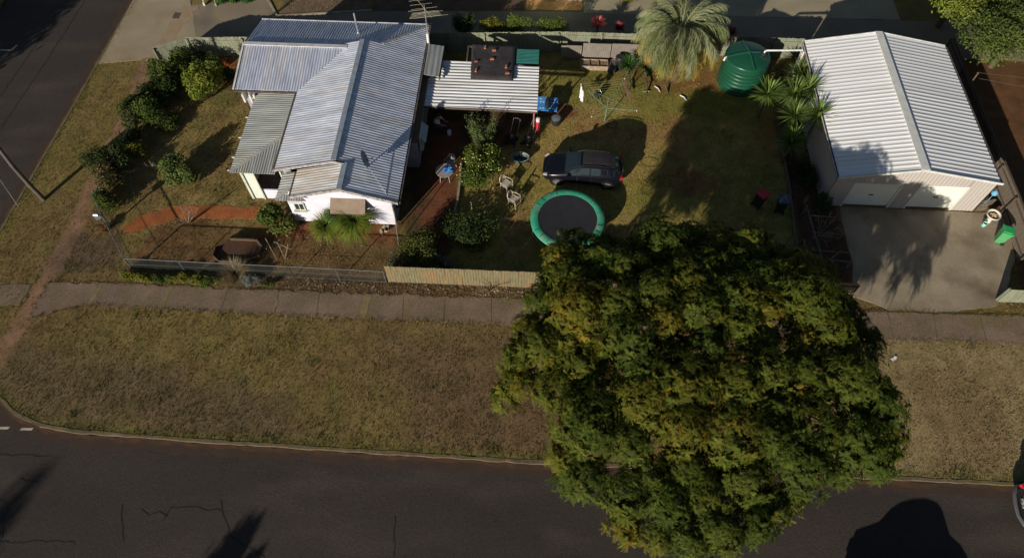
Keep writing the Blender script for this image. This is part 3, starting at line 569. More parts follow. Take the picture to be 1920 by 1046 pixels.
for i,(a,b) in enumerate((D1,D2)):
    m=MB(); n=24; vs=[]; 
    for k in range(n+1):
        z=.03+(DH-.03)*k/n; yy=SY0+.08+(.012 if k%2 else 0); vs+=[(a,yy,z),(b,yy,z)]
    m.add(vs,[(2*k,2*k+1,2*k+3,2*k+2) for k in range(n)]); dr=obj('roller_door',m,mt['door'],SH,label='left roller door' if i==0 else 'right roller door')
    f=MB(); f.b2(a-.06,a,SY0-.03,SY0+.1,0,DH); f.b2(b,b+.06,SY0-.03,SY0+.1,0,DH); f.b2(a-.06,b+.06,SY0-.03,SY0+.1,DH,DH+.06); obj('door_frame',f,mt['door'],dr)
    h=MB(); h.b2((a+b)/2-.13,(a+b)/2+.13,SY0+.03,SY0+.07,.95,.99); obj('handle',h,mt['gutter'],dr)
    s=MB(); s.b2(a,b,SY0+.04,SY0+.1,0.02,.07); obj('bottom_rail',s,mt['gutter'],dr)
m=MB().tube([(15.68,33.2,2.42),(15.68,33.2,2.1),(15.74,33.2,.05)],.05); obj('downpipe',m,mt['pvc'],SH)
# tank
TK=thing('water_tank','round dark green ribbed plastic rainwater tank on the lawn near the shed','water tank',(12.5,33.15,0))
pr=[]; 
for i in range(60):
    z=i/59*1.98; pr.append((1.33+.02*math.sin(z*2*math.pi/.27) if .15<z<1.75 else 1.33,z))
m=MB().lathe((12.5,33.15,0),pr+[(1.30,2.04),(1.15,2.10),(.6,2.22),(.12,2.28)],56); obj('body',m,mt['tank'],TK,smooth=True)
m=MB()
for a in (.15,1.72): 
    dx,dy=math.cos(a),math.sin(a)
    m.tube([(12.5-dx*1.25,33.15-dy*1.25,2.1),(12.5-dx*.6,33.15-dy*.6,2.23),(12.5,33.15,2.3),(12.5+dx*.6,33.15+dy*.6,2.23),(12.5+dx*1.25,33.15+dy*1.25,2.1)],.06)
obj('lid_rib',m,mt['tank'],TK,smooth=True)
m=MB().lathe((13.38,33.2,2.1),[(.2,0),(.2,.12),(.16,.16)],20); obj('inlet_strainer',m,mt['black'],TK)
m=MB().tube([(11.2,33.0,2.0),(11.12,32.95,2.0),(11.1,32.95,1.8)],.06); obj('overflow_pipe',m,mt['pvc'],TK)
m=MB().tube([(13.4,33.2,2.2),(13.4,33.2,2.36),(13.5,33.2,2.42),(15.6,33.3,2.44)],.055); m.tube([(15.55,33.1,2.3),(15.6,33.9,2.3)],.04); single('inlet_pipe',m,mt['pvc'],'white pipe bridging from the shed gutter to the green tank','pipe',smooth=True)
# ---------------- fences ----------------
def paling_fence(name,label,pts,h,mat,pw=.1,post_mat=None,post_every=2.4,side=1,rails=True,lean=0,th=.018,jit=.02,capt=None):
    o=thing(name,label,'fence',((pts[0][0]+pts[-1][0])/2,(pts[0][1]+pts[-1][1])/2,0)); m=MB(); rl=MB(); posts=[]
    for a,b in zip(pts[:-1],pts[1:]):
        A=Vector(a);B=Vector(b); L=(B-A).length; t=(B-A)/L; n=Vector((-t.y,t.x))*side; k=int(L/pw); ang=math.atan2(t.y,t.x)
        for i in range(k):
            p=A+t*(i+.5)*L/k; hh=h+random.uniform(-jit,jit)
            m.box((p.x,p.y,hh/2),(pw*.93,th,hh),rz=ang+random.uniform(-.02,.02),ry=random.uniform(-.012,.012))
        if rails:
            for z in (.35,h-.3):
                q=n*(th/2+.03); bar(rl,(A.x+q.x,A.y+q.y,z),(B.x+q.x,B.y+q.y,z),.04,.07)
        q=n*.09; kk=max(1,round(L/post_every))
        for i in range(kk+1): posts.append((A+t*L*i/kk+q,ang))
        if capt: bar(rl,(A.x,A.y,h+.0),(B.x,B.y,h+.0),.1,.03)
    obj('palings',m,mat,o)
    if rl.v: obj('rail',rl,post_mat or mat,o)
    for p,ang in posts: obj('post',MB().box((p.x,p.y,(h-.05)/2),(.09,.07,h-.05),rz=ang),post_mat or mat,o)
    return o
NF=[(-23.75,32.76),(-21.95,33.75),(-18.5,33.95),(-5.8,34.95),(1.2,35.42),(14.7,35.5),(16.5,35.5)]
paling_fence('back_fence','long green-grey paling fence along the back boundary and lane',NF,1.5,mt['gfence'],.12,mt['gfence'],2.7,side=-1)
paling_fence('street_fence','sunlit weathered paling fence along the footpath between wire fence and big tree',[(-7.2,17.66),(.6,17.68),(14.0,17.95)],1.5,mt['pfence'],.14,mt['dtimber'],2.6,side=1)
paling_fence('corner_fence','short weathered paling fence by the trellis bed at the driveway edge',[(13.95,20.5),(14.3,18.0),(16.2,18.0)],1.2,mt['pfence'],.12,mt['dtimber'],2.4,side=-1)
paling_fence('side_fence','grey-brown board fence beside the driveway right of the shed',[(25.65,36),(25.6,28),(25.6,23.6),(25.45,20.4)],1.5,mt['dfence'],.2,mt['dtimber'],2.6,side=-1,capt=True)
paling_fence('gate_fence','short green-grey paling fence at the right edge below the driveway fence',[(23.55,18.0),(27.5,18.05),(40,18.1)],1.2,mt['gfence'],.14,mt['gfence'],2.4,side=1)
ip=thing('panel_fence','old grey sheet fence panels leaning behind the planter box','fence',(3.7,34.3,0))
for i,(a,b,yy,h) in enumerate([(1.4,2.7,34.75,1.05),(2.75,4.5,34.65,1.35),(4.55,7.4,34.75,1.3)]):
    m=MB(); n=int((b-a)/.11)
    for k in range(n): m.box((a+(k+.5)*(b-a)/n,yy,h/2),((b-a)/n*.9,.03,h),rx=.06)
    m.box(((a+b)/2,yy-.04,h-.05),(b-a,.05,.05),rx=.06); obj('panel',m,mt['panel'],ip)
# wire fence
def wire_fence(name,label,pts,h,every):
    o=thing(name,label,'fence',(pts[0][0],pts[0][1],0)); wm=MB(); tp=MB(); P=[]
    for a,b in zip(pts[:-1],pts[1:]):
        A=Vector(a);B=Vector(b);L=(B-A).length;t=(B-A)/L; s=.16; k=int(L/s); r=.0028
        def strand(p,q):
            d=(Vector(q)-Vector(p)).normalized(); u=d.cross(Vector((t.x,t.y,0)).cross(Vector((0,0,1)))).normalized()*r*1.4
            nn=Vector((t.y,-t.x,0))*r
            wm.add([Vector(p)-u-nn,Vector(p)+u-nn,Vector(q)+u-nn,Vector(q)-u-nn],[(0,1,2,3)]); wm.add([Vector(p)-u+nn,Vector(p)+u+nn,Vector(q)+u+nn,Vector(q)-u+nn],[(3,2,1,0)])
        for i in range(-int(h/s),k):
            for sg in (1,-1):
                s0=i*s; s1=s0+h; z0,z1=0,h
                if sg<0: s0,s1=s1,s0
                lo,hi=min(s0,s1),max(s0,s1)
                c0=max(0,lo); c1=min(L,hi)
                if c1<=c0: continue
                f=lambda s_:(s_-s0)/(s1-s0)*h
                strand((A.x+t.x*c0,A.y+t.y*c0,f(c0)),(A.x+t.x*c1,A.y+t.y*c1,f(c1)))
        for z in (h,.05,h*.5): tp.tube([(A.x,A.y,z),(B.x,B.y,z)],.022 if z==h else .006,6)
        kk=max(1,round(L/every))
        for i in range(kk+1): P.append(A+t*L*i/kk)
    obj('wire_mesh',wm,mt['wire'],o); obj('top_rail',tp,mt['post'],o)
    for p in P: obj('post',MB().tube([(p.x,p.y,0),(p.x,p.y,h+.06)],.03,8),mt['post'],o)
wire_fence('wire_fence','wire mesh fence with steel posts along the footpath below the front garden',[(-20.5,17.75),(-12.1,17.68),(-7.3,17.62)],1.05,2.6)
wire_fence('wire_fence','wire mesh fence running up the side street from the corner post',[(-20.52,17.78),(-22.6,20.4),(-23.5,21.6),(-23.3,25.5),(-23.3,32.6)],1.05,2.6)
MBX=thing('letterbox','small grey metal letterbox on the side street wire fence','letterbox',(-22.75,20.25,0))
obj('box',MB().box((-22.75,20.25,1.12),(.34,.26,.22),rz=-.9).tube([(-22.85,20.25,1.23),(-22.62,20.25,1.23)],.1,10),mt['galv'],MBX); obj('post',MB().tube([(-22.75,20.25,0),(-22.75,20.25,1.05)],.03),mt['post'],MBX)
# ---------------- vegetation ----------------
def unit(a): return a/np.maximum(np.linalg.norm(a,axis=-1,keepdims=True),1e-6)
def leaf_cloud(lobes,n,size,cols,seed=0,aspect=.45,up=.3,inner=.35,jit=.25):
    g=np.random.default_rng(seed); L=np.array(lobes,float); vol=(L[:,3]*L[:,4]*L[:,5])**(2/3); k=g.choice(len(L),n,p=vol/vol.sum())
    d=unit(g.normal(size=(n,3))+np.array([0,0,up])); r=g.random(n)**inner; P=L[k,:3]+d*L[k,3:6]*r[:,None]
    P[:,2]=np.maximum(P[:,2],.04+g.random(n)*.08)
    nr=unit(d*.9+g.normal(size=(n,3))*.75+np.array([0,0,.35])); a=unit(np.cross(nr,g.normal(size=(n,3)))); a=unit(a+np.array([0,0,-.25])); b=np.cross(nr,a)
    st_=np.where(g.random(n)<.16,g.uniform(1.05,1.5,n),1.)[:,None]; P[:,:2]=L[k,:2]+(P[:,:2]-L[k,:2])*st_; s=size*(1+g.uniform(-jit,jit,n))[:,None]; V=np.stack([P-a*s*.5,P+b*s*aspect*.5,P+a*s*.5,P-b*s*aspect*.5],1).reshape(-1,3)
    F=np.arange(n*4).reshape(n,4); cols=np.array(cols); lc=g.random(len(L)); t=np.clip(lc[k]*.6+g.random(n)*.5,0,.999)*(len(cols)-1); i=t.astype(int); f=(t-i)[:,None]
    c=cols[i]*(1-f)+cols[np.minimum(i+1,len(cols)-1)]*f; c=c*g.uniform(.75,1.25,n)[:,None]
    return V,F,c
def twig_mesh(base,tips,r0,r1,seed=0,bend=.15):
    m=MB(); r=random.Random(seed)
    for t in tips:
        b=Vector(base); t=Vector(t); mid=b.lerp(t,.5)+Vector((r.uniform(-bend,bend),r.uniform(-bend,bend),r.uniform(0,bend))); m.tube([b,b.lerp(mid,.5)+Vector((0,0,.03)),mid,mid.lerp(t,.5),t],[r0,r0*.8,(r0+r1)/2,r1*1.2,r1],6,False)
    return m
GR=[(.035,.06,.012),(.06,.10,.02),(.09,.13,.025)]
def bush(name,label,x,y,rx,ry,h,n,size,cols,seed,cat='shrub',group=None,lob=9,trunk=.03,zb=.0,up=.3,aspect=.45,z0=None):
    r=random.Random(seed); o=thing(name,label,cat,(x,y,0),0,group); L=[]
    for i in range(lob):
        a=r.uniform(0,6.283); q=r.random()**.5*.68; zz=zb+(h-zb)*(.32+.36*r.random())*(1.1-.35*q); k=r.uniform(.3,.48)
        L.append((math.cos(a)*q*rx,math.sin(a)*q*ry,zz,rx*k,ry*k,(h-zb)*k*.8))
    V,F,c=leaf_cloud(L,n,size,cols,seed,aspect=aspect,up=up); npmesh('foliage',V,F,c,mt['leaf'],o)
    m=twig_mesh((0,0,-.02),[(l[0],l[1],l[2]) for l in L],trunk,trunk*.35,seed); obj('stem',m,mt['bark'],o,world=False); return o
def rosette(n,length,width,cols,seed,lo=-.1,hi=1.35,droop=.5,seg=4,z=0.,fold=True):
    """rosette of narrow arching blades; lo/hi: elevation range of the blades"""
    g=np.random.default_rng(seed); V=[];F=[];c=[]
    for i in range(n):
        az=g.uniform(0,6.283); el=lo+(hi-lo)*g.random()**.8; L=length*g.uniform(.75,1.1); d=np.array([math.cos(az),math.sin(az)]); p=np.array([d[0]*.04,d[1]*.04,z]); s=np.array([-d[1],d[0],0])
        col=np.array(cols[g.integers(len(cols))])*g.uniform(.75,1.25); e=el; b0=len(V)
        for k in range(seg+1):
            t=k/seg; wd=width*(1-t)**.6*(.6+.8*min(1,t*3)) if k<seg else .003
            V.append(p-s*wd/2); V.append(p+s*wd/2)
            e-=droop*(.35+t*1.2)/seg*(1.2 if el>.6 else .8); p=p+np.array([d[0]*math.cos(e),d[1]*math.cos(e),math.sin(e)])*L/seg
        for k in range(seg): F.append((b0+2*k,b0+2*k+1,b0+2*k+3,b0+2*k+2)); c.append(col*(1+.35*k/seg))
    return np.array(V),np.array(F),np.array(c)
def joinnp(L):
    V=[];F=[];c=[];o=0
    for v,f,k in L: V.append(v);F.append(f+o);c.append(k);o+=len(v)
    return np.concatenate(V),np.concatenate(F),np.concatenate(c)
# --- the big feathery street tree
CP=[(-1.1,11),(-.6,12.6),(0,14.2),(.5,15.8),(1.0,17.4),(2.2,17.9),(3.6,17.2),(5,18),(7.5,18.2),(9.8,18.1),(12,17),(13.5,15.6),(14.2,13.6),(14.3,11.2),(14.7,9.3),(13.8,7.4),(12,7.2),(10.3,6.4),(9.0,5.0),(6.8,4.4),(4.5,4.3),(2.9,5.1),(1.3,6.5),(.9,8.0),(1.0,9.3),(-.7,9.9)]
TC=(6.9,11.2)
def big_tree():
    g=np.random.default_rng(21); o=thing('street_tree','huge feathery green and yellowish tree spreading over the verge and street','tree',(TC[0],TC[1],0))
    N=9000; X=g.uniform(-1.2,15.3,N); Y=g.uniform(4.2,18.3,N); ok=inpoly(X,Y,CP); X=X[ok];Y=Y[ok]; D=pdist(X,Y,CP)
    # lobes by dart throwing
    lob=[]
    for x,y,dd in zip(X,Y,D):
        r=g.uniform(.75,1.35); 
        if dd<r*.75: 
            if dd<.5: continue
            r=max(.6,dd*1.15)
        if all(math.hypot(x-l[0],y-l[1])>(r+l[3])*.62 for l in lob):
            c=np.hypot(x-TC[0],y-TC[1]); rho=c/(c+dd+.4); z=3.5+2.5*math.sqrt(max(0,1-rho**3.6))+g.uniform(-.32,.32); lob.append((x,y,z,r,g.random()**1.6*.8))
    # a lower tier that fills the gaps
    low=[(l[0]+g.uniform(-.8,.8),l[1]+g.uniform(-.8,.8),l[2]-g.uniform(.6,1.3),l[3]*.8,g.random()*.3) for l in lob]
    up=len(lob); lob=lob+low; print('lobes',len(lob))
    P=[];NR=[];H=[]
    for i,(x,y,z,r,hu) in enumerate(lob):
        n=int((100 if i<up else 50)*r*r)+6; d=unit(g.normal(size=(n,3))+np.array([0,0,.55])); d[:,2]=np.where(d[:,2]<-.35,-d[:,2],d[:,2]); q=g.uniform(.6,1.2,n)
        P.append(np.array([x,y,z])+d*q[:,None]*np.array([r,r,r*.68])); NR.append(unit(d+np.array([0,0,.2]))); H.append(np.full(n,hu))
    P=np.concatenate(P);NR=np.concatenate(NR);H=np.concatenate(H); n=len(P); print('sprays',n)
    KF=9; LF=7
    P=np.repeat(P,KF,0); NN=np.repeat(NR,KF,0); HH=np.repeat(H,KF); m=len(P)
    tang=unit(np.cross(NN,g.normal(size=(m,3)))); d0=unit(tang+NN*g.uniform(-.05,.65,m)[:,None]); L=g.uniform(.20,.38,m)
    br=np.repeat(g.uniform(.8,1.2,n),KF)*g.uniform(.85,1.15,m); hh=np.clip(HH+g.normal(0,.13,m)+np.repeat(g.normal(0,.16,n),KF),0,1)
    big=fbm(P[:,0],P[:,1],.3); hh=np.clip(hh+(big-.5)*.7,0,1)
    c0=np.array([.056,.078,.012]);c1=np.array([.108,.113,.014]);c2=np.array([.175,.12,.014])
    t=hh[:,None]; col=np.where(t<.62,c0+(c1-c0)*t/.62,c1+(c2-c1)*((t-.62)/.38)); col=col*br[:,None]
    Vs=[];Cs=[]
    for k in range(LF):
        s=(k+.6)/LF; pos=P+d0*(L*s)[:,None]; pos[:,2]-=.55*L*s*s
        dd=d0.copy(); dd[:,2]-=1.1*s*.55; dd=unit(dd); side=unit(np.cross(dd,NN+1e-3)); ll=(.07*(1-.55*abs(s-.4)))
        for sg in (-1,1):
            tip=pos+side*(sg*ll)+dd*ll*.65+g.normal(0,.012,(m,3)); tip[:,2]-=.012; a=pos-dd*.018; b=pos+dd*.022
            Vs.append(np.stack([a,b,tip],1)); Cs.append(col*(1.+.12*s))
    V=np.stack(Vs,1).reshape(-1,3); cc=np.stack(Cs,1).reshape(-1,3); F=np.arange(len(V)).reshape(-1,3)
    npmesh('crown',V-np.array([TC[0],TC[1],0]),F,cc,mt['leaf'],o); print('crown tris',len(F))
    tm=MB().tube([(0,-.2,-.15),(0,-.15,.5),(.05,-.1,1.3),(.1,0,2.2)],[.42,.34,.3,.3],12)
    obj('trunk',tm,mt['bark'],o,world=False,smooth=True)
    lm=MB(); rr=random.Random(5); main=[]
    for a in range(7):
        q=a*.9+rr.uniform(-.2,.2); e=Vector((math.cos(q)*3.0,math.sin(q)*2.7,4.2+rr.uniform(-.4,.5))); main.append(e)
        lm.tube([(.1,0,2.0),(e.x*.3,e.y*.3,2.9),(e.x*.7,e.y*.7,3.7),e],[.2,.16,.11,.07],8,False)
    for l in lob[:up]:
        q=Vector((l[0]-TC[0],l[1]-TC[1],l[2])); b=min(main,key=lambda e:(e-q).length); s=b*.75; s.z=b.z-.3
        lm.tube([s,s.lerp(q,.5)+Vector((0,0,-.25)),q],[.06,.04,.02],5,False)
    obj('limbs',lm,mt['bark'],o,world=False,smooth=True); return o
big_tree()
# --- palm
def palm():
    g=np.random.default_rng(4); o=thing('palm_tree','big shaggy palm with arching grey-green fronds in front of the back fence','palm',(8.35,34.0,0)); parts=[]
    zc_=2.85; V=[];F=[];c=[]
    green=[(.16,.175,.085),(.12,.14,.055),(.19,.20,.11)]; old=[(.26,.19,.035),(.32,.19,.035),(.20,.17,.04)]; dead=[(.34,.28,.19),(.28,.22,.14)]
    for i in range(190):
        fr=i/190; az=i*2.39996+g.uniform(-.25,.25); el=1.4-fr**.8*1.85+g.uniform(-.15,.15); L=3.05*g.uniform(.8,1.08)*(1 if fr<.85 else .72)
        pal=dead if fr>.80 else old if fr>.45 and g.random()<.6 else green; col=np.array(pal[g.integers(len(pal))])*g.uniform(.8,1.2)
        d=np.array([math.cos(az),math.sin(az)]); p=np.array([d[0]*.15,d[1]*.15,zc_]); e=el; S=26; st=L/S; tw=g.uniform(-.25,.25)
        for k in range(S):
            e-=.062*(.6+k/S*1.1); dr=np.array([d[0]*math.cos(e),d[1]*math.cos(e),math.sin(e)]); q=p+dr*st; side=np.array([-d[1],d[0],0.]); upn=np.cross(side,dr)
            b=len(V); w_=.022*(1-k/S)+.006; V+= [p-side*w_,p+side*w_,q+side*w_*.9,q-side*w_*.9]; F.append((b,b+1,b+2,b+3)); c.append(col*1.15)
            if k>3:
                t=(k-3)/(S-3); ll=.74*math.sin(math.pi*min(1,t*.86+.1))**.7+.06
                for sg in (-1,1):
                    for hf in (0,.5):
                        base=p+dr*st*hf; dv=side*sg*.42+dr*.9+upn*.25+np.array([0,0,-.1])+g.normal(0,.2,3); dv/=np.linalg.norm(dv); m1=base+dv*ll*.55; m1[2]-=.03; tip=base+dv*ll; tip[2]-=.2*ll+.04
                        b=len(V); wv=dr*.02; V+=[base-wv,base+wv,m1+wv*.8,m1-wv*.8,m1-wv*.8,m1+wv*.8,tip+wv*.1,tip-wv*.1]; F+=[(b,b+1,b+2,b+3),(b+4,b+5,b+6,b+7)]; cc=col*g.uniform(.85,1.2); c+=[cc,cc*1.1]
            p=q
    npmesh('crown',np.array(V)+0,np.array(F),np.array(c),mt['blade'],o)
    m=MB(); pr=[(.34+.035*(k%2),-.05+k*.13) for k in range(21)]; m.lathe((0,0,0),pr+[(.2,2.9)],14); obj('trunk',m,mt['palmbark'],o,world=False,smooth=False)
palm()
# --- yuccas by the shed: each head is a plant on its own stem
YG=[(.10,.15,.03),(.07,.12,.025),(.14,.17,.04)]
def yucca(name,label,x,y,z,n,L,seed,group,droop=.45,cols=YG,wd=.05,lean=(0,0),lo=-.55,cat='yucca'):
    o=thing(name,label,cat,(x,y,0),0,group); V,F,c=rosette(n,L,wd,cols,seed,lo=lo,hi=1.45,droop=droop,z=z); V=V+np.array([lean[0],lean[1],0]); npmesh('leaves',V,F,c,mt['blade'],o)
    m=MB().tube([(0,0,0),(lean[0]*.3,lean[1]*.3,z*.5),(lean[0],lean[1],z+.03)],[.08,.06,.05],8); obj('stem',m,mt['bark'],o,world=False); return o
yl=[(13.35,30.2,1.9,'spiky yucca head nearest the green water tank'),(14.75,30.1,2.1,'bright spiky yucca head in the middle of the clump, closest to the shed gutter'),(14.55,28.35,2.1,'spiky yucca head at the lower middle of the clump'),(15.75,28.3,2.2,'spiky yucca head touching the shed roof edge, lower right of the clump'),(15.55,32.0,1.7,'darker yucca at the top of the clump beside the shed wall'),(14.25,26.8,1.6,'shaded yucca head at the bottom of the clump'),(15.5,30.3,2.3,'yucca head overhanging the white shed roof edge')]
for i,(x,y,z,l) in enumerate(yl): yucca('yucca',l,x-.1,y-.1,z,170,1.08,30+i,'yuccas beside the shed',wd=.06,droop=.35)
yucca('yucca','small dark green yucca left of the palm trunk beside the black compost bin',5.6,33.5,.7,120,.75,50,'small yuccas by the palm',cols=[(.045,.11,.03),(.035,.08,.02)])
yucca('yucca','small green yucca directly left of the palm trunk',6.75,33.3,.75,120,.75,51,'small yuccas by the palm',cols=[(.06,.13,.03),(.04,.09,.02)])
yucca('yucca','dark shaded yucca behind the two small yuccas near the panel fence',6.25,34.0,.9,90,.6,52,'small yuccas by the palm',cols=[(.03,.05,.02),(.025,.04,.015)])
# fountain-like grassy plants against the front wall
FG=[(.08,.14,.018),(.12,.17,.02),(.17,.18,.018)]
yucca('fountain_plant','largest arching green fountain plant under the tan window hood',-9.2,20.45,1.1,560,1.4,60,'fountain plants at the front wall',droop=1.5,cols=FG,wd=.03,lo=.1,cat='plant')
yucca('fountain_plant','smaller green fountain plant left of the largest one at the front wall',-10.75,20.4,.7,340,1.05,61,'fountain plants at the front wall',droop=1.4,cols=FG,wd=.03,lo=.1,cat='plant')
yucca('fountain_plant','dark green fountain plant half hidden behind the two brighter ones',-10.0,20.8,1.15,300,1.05,62,'fountain plants at the front wall',droop=1.3,cols=[(.05,.11,.025),(.04,.09,.02)],wd=.03,lo=.1,cat='plant')
DG=[(.022,.035,.012),(.04,.06,.018),(.07,.09,.025)]; MG=[(.04,.06,.015),(.07,.10,.02),(.11,.13,.03)]; LG=[(.11,.15,.02),(.17,.20,.03),(.22,.23,.04)]; BR=[(.09,.065,.03),(.13,.10,.045),(.10,.10,.03)]; BG=[(.13,.16,.15),(.18,.21,.20),(.10,.13,.11)]; YL=[(.12,.13,.02),(.20,.19,.03),(.10,.11,.02)]
B=[ # name,label,x,y,rx,ry,h,n,size,cols
('garden_bush','tall dark green bush at the fence corner by the concrete crossover',-22.4,31.8,1.5,1.4,2.1,5200,.17,MG),
('garden_bush','dark shadowy bush against the fence right of the crossover corner bush',-20.9,32.5,1.2,.9,1.4,2400,.15,DG),
('garden_bush','dark green bush in the middle of the side street hedge row',-22.7,29.7,1.4,1.4,1.8,4200,.15,DG),
('garden_bush','lower dark green bush where the side street hedge widens',-23.0,27.7,1.6,1.4,1.8,5000,.16,MG),
('garden_bush','dark bush filling the gap between the crossover corner bush and the middle of the hedge',-22.7,30.8,1.1,1.0,1.6,2600,.15,DG),
('garden_bush','dark bush filling the hedge gap just below its middle',-23.2,28.7,1.1,1.0,1.5,2600,.15,DG),
('garden_bush','low dark bush in the hedge gap above the wide boundary bush',-23.5,26.1,1.0,.9,1.1,2000,.14,DG),
('garden_bush','low mid green bush spreading onto the lawn from the hedge below its middle',-21.6,27.6,1.0,.8,.7,1600,.12,MG),
('garden_bush','small yellow-green bush with orange tips on the side street edge',-22.8,25.4,.7,.65,1.1,1300,.13,YL),
('garden_bush','wide dark green bush on the side street boundary above the wire fence',-23.9,24.3,1.5,1.2,1.6,4200,.14,DG),
('garden_bush','brownish green bush along the wire fence on the side street',-23.3,23.1,1.2,1.2,1.4,3200,.14,BR),
('garden_bush','dark leafy bush beside the wire fence just above the letterbox',-23.2,21.8,1.0,1.0,1.2,2400,.14,MG),
('garden_bush','rounded green bush alone on the lawn west of the cottage',-19.7,23.9,1.2,1.05,1.5,3600,.17,[(.06,.09,.025),(.10,.13,.035),(.15,.18,.06)]),
('garden_bush','small dark green bush against the fence near the red flowers',-19.1,31.7,.7,.7,1.0,1300,.15,DG),
('garden_bush','broad leafy green shrub at the left end of the white front wall',-13.7,20.9,1.25,1.0,1.3,4000,.2,[(.05,.09,.02),(.09,.12,.025),(.16,.15,.04)]),
('garden_bush','grey twiggy bush at the foot of the cottage corner',-7.0,18.9,.7,.8,.9,1300,.09,[(.13,.13,.08),(.09,.09,.05)]),
('garden_bush','large olive green bush behind the left end of the paling fence',-5.5,19.3,1.6,1.4,1.6,5600,.11,[(.07,.09,.02),(.11,.12,.03),(.06,.07,.02)]),
('garden_bush','silvery grey bush in front of the large olive bush by the paling fence',-4.6,18.7,.8,.6,1.1,1800,.09,[(.22,.22,.17),(.15,.16,.12)]),
('garden_bush','dark shaded bush by the thin white stake',-3.4,20.7,1.7,1.4,1.4,4200,.13,DG),
('garden_bush','dark leafy shrub at the left front corner of the shed above the trellis bed',15.6,23.2,.55,.7,1.5,1500,.14,DG),
('garden_bush','brown-green shrub between the water tank and the shed wall',14.6,32.8,1.0,.9,1.0,1600,.14,[(.10,.11,.03),(.13,.10,.05),(.07,.08,.03)]),
('garden_bush','dark low shrub in the shaded bed below the yuccas',15.0,25.3,.8,1.2,1.1,1800,.14,DG)]
for i,b in enumerate(B): bush(b[0],b[1],*b[2:9],b[9],100+i,group='garden bushes')
sap=bush('sapling','slender light green sapling with drooping leaves on the lawn',-19.85,30.3,1.2,1.35,2.4,3000,.2,LG,140,cat='tree',lob=11,trunk=.04,zb=.6,aspect=.35)
lm=bush('lemon_tree','leafy lemon tree dotted with pale yellow fruit beside the red dirt path',-2.85,24.5,1.5,1.55,2.2,6500,.15,[(.05,.08,.015),(.08,.11,.02),(.13,.15,.03)],141,cat='tree',lob=13,trunk=.06,zb=.3)
fr=MB(); g_=random.Random(8)
for i in range(60):
    a=g_.uniform(0,6.28); q=g_.random()**.5*1.25; e=1.0+.85*math.sqrt(max(0,1.1-q*q)); r=.032; x,y,z=math.cos(a)*q*1.15,math.sin(a)*q*1.15,e+g_.uniform(-.2,.15); fr.lathe((x,y,z),[(.01,-r),(r,-r*.3),(r,r*.4),(.01,r)],7)
obj('lemons',fr,flat('lemon_skin',(.62,.55,.16),.5),lm,world=False,smooth=True)['kind']='stuff'
# upright spiky shrub near the patio
o=thing('spiky_shrub','tall upright spiky green shrub between the patio roof and the lemon tree','shrub',(-3.0,26.9,0)); L=[]
g_=np.random.default_rng(12)
for i in range(38):
    a=g_.uniform(0,6.28); q=g_.random()**.6*.95; h=g_.uniform(1.3,2.6); n=120; t=g_.random(n); P=np.stack([math.cos(a)*q*(.4+.6*t)+g_.normal(0,.045,n),math.sin(a)*q*(.4+.6*t)+g_.normal(0,.045,n),t*h],1)
    dv=unit(g_.normal(size=(n,3))*.5+np.array([0,0,1.1])); sd=unit(np.cross(dv,g_.normal(size=(n,3)))); V=np.stack([P,P+sd*.018+dv*.06,P+dv*.14,P-sd*.018+dv*.06],1).reshape(-1,3); c=np.array([.12,.15,.06])*g_.uniform(.6,1.35,(n,1)); L.append((V,np.arange(n*4).reshape(n,4),c))
V,F,c=joinnp(L); npmesh('foliage',V,F,c,mt['leaf'],o); obj('stem',twig_mesh((0,0,0),[(math.cos(a)*.5,math.sin(a)*.5,1.4) for a in range(7)],.03,.015),mt['bark'],o,world=False)
# plants outside the wire fence
pl=[('low yellow-green plant at the fence corner, first of the footpath row',-20.4,17.3),('low yellow-green plant second from the fence corner',-19.5,17.25),('low plant with darker leaves third from the fence corner',-18.75,17.2),('low yellow-green plant fourth from the fence corner',-17.9,17.2),('low green plant fifth from the fence corner',-17.1,17.2),('low dull green plant last in the footpath row, beside the dead grass',-16.3,17.15)]
for i,(l,x,y) in enumerate(pl): bush('verge_plant',l,x,y,.6,.38,.5,1300,.11,[YL,[(.12,.13,.02),(.17,.17,.03)],MG][i%3],160+i,cat='plant',group='low plants between wire fence and footpath',lob=7)
bush('lavender_bush','rounded blue-grey bush on the footpath side of the wire fence',-14.25,17.3,.55,.5,.7,2200,.07,BG,170,lob=8)
bush('weed_clump','small dark green weed clump right of the blue-grey bush',-13.35,17.25,.5,.3,.3,500,.09,MG,171,cat='weeds',lob=5)
yucca('dry_grass_clump','tall dead straw-brown grass clump leaning over the wire fence',-15.0,17.55,.05,520,1.1,172,None,droop=.7,cols=[(.22,.16,.09),(.17,.12,.07),(.28,.21,.12)],wd=.014,lo=.35,cat='grass clump')
bush('verge_flowers','reddish dry flower clump below the letterbox',-22.8,20.15,.4,.35,.45,700,.08,[(.25,.09,.04),(.12,.08,.03)],173,cat='plant',lob=5)
bush('flower_plant','plant with bright red flowers against the fence near the cottage wing',-19.7,33.1,.3,.25,.6,350,.09,[(.45,.05,.02),(.06,.08,.02)],174,cat='plant',lob=4)
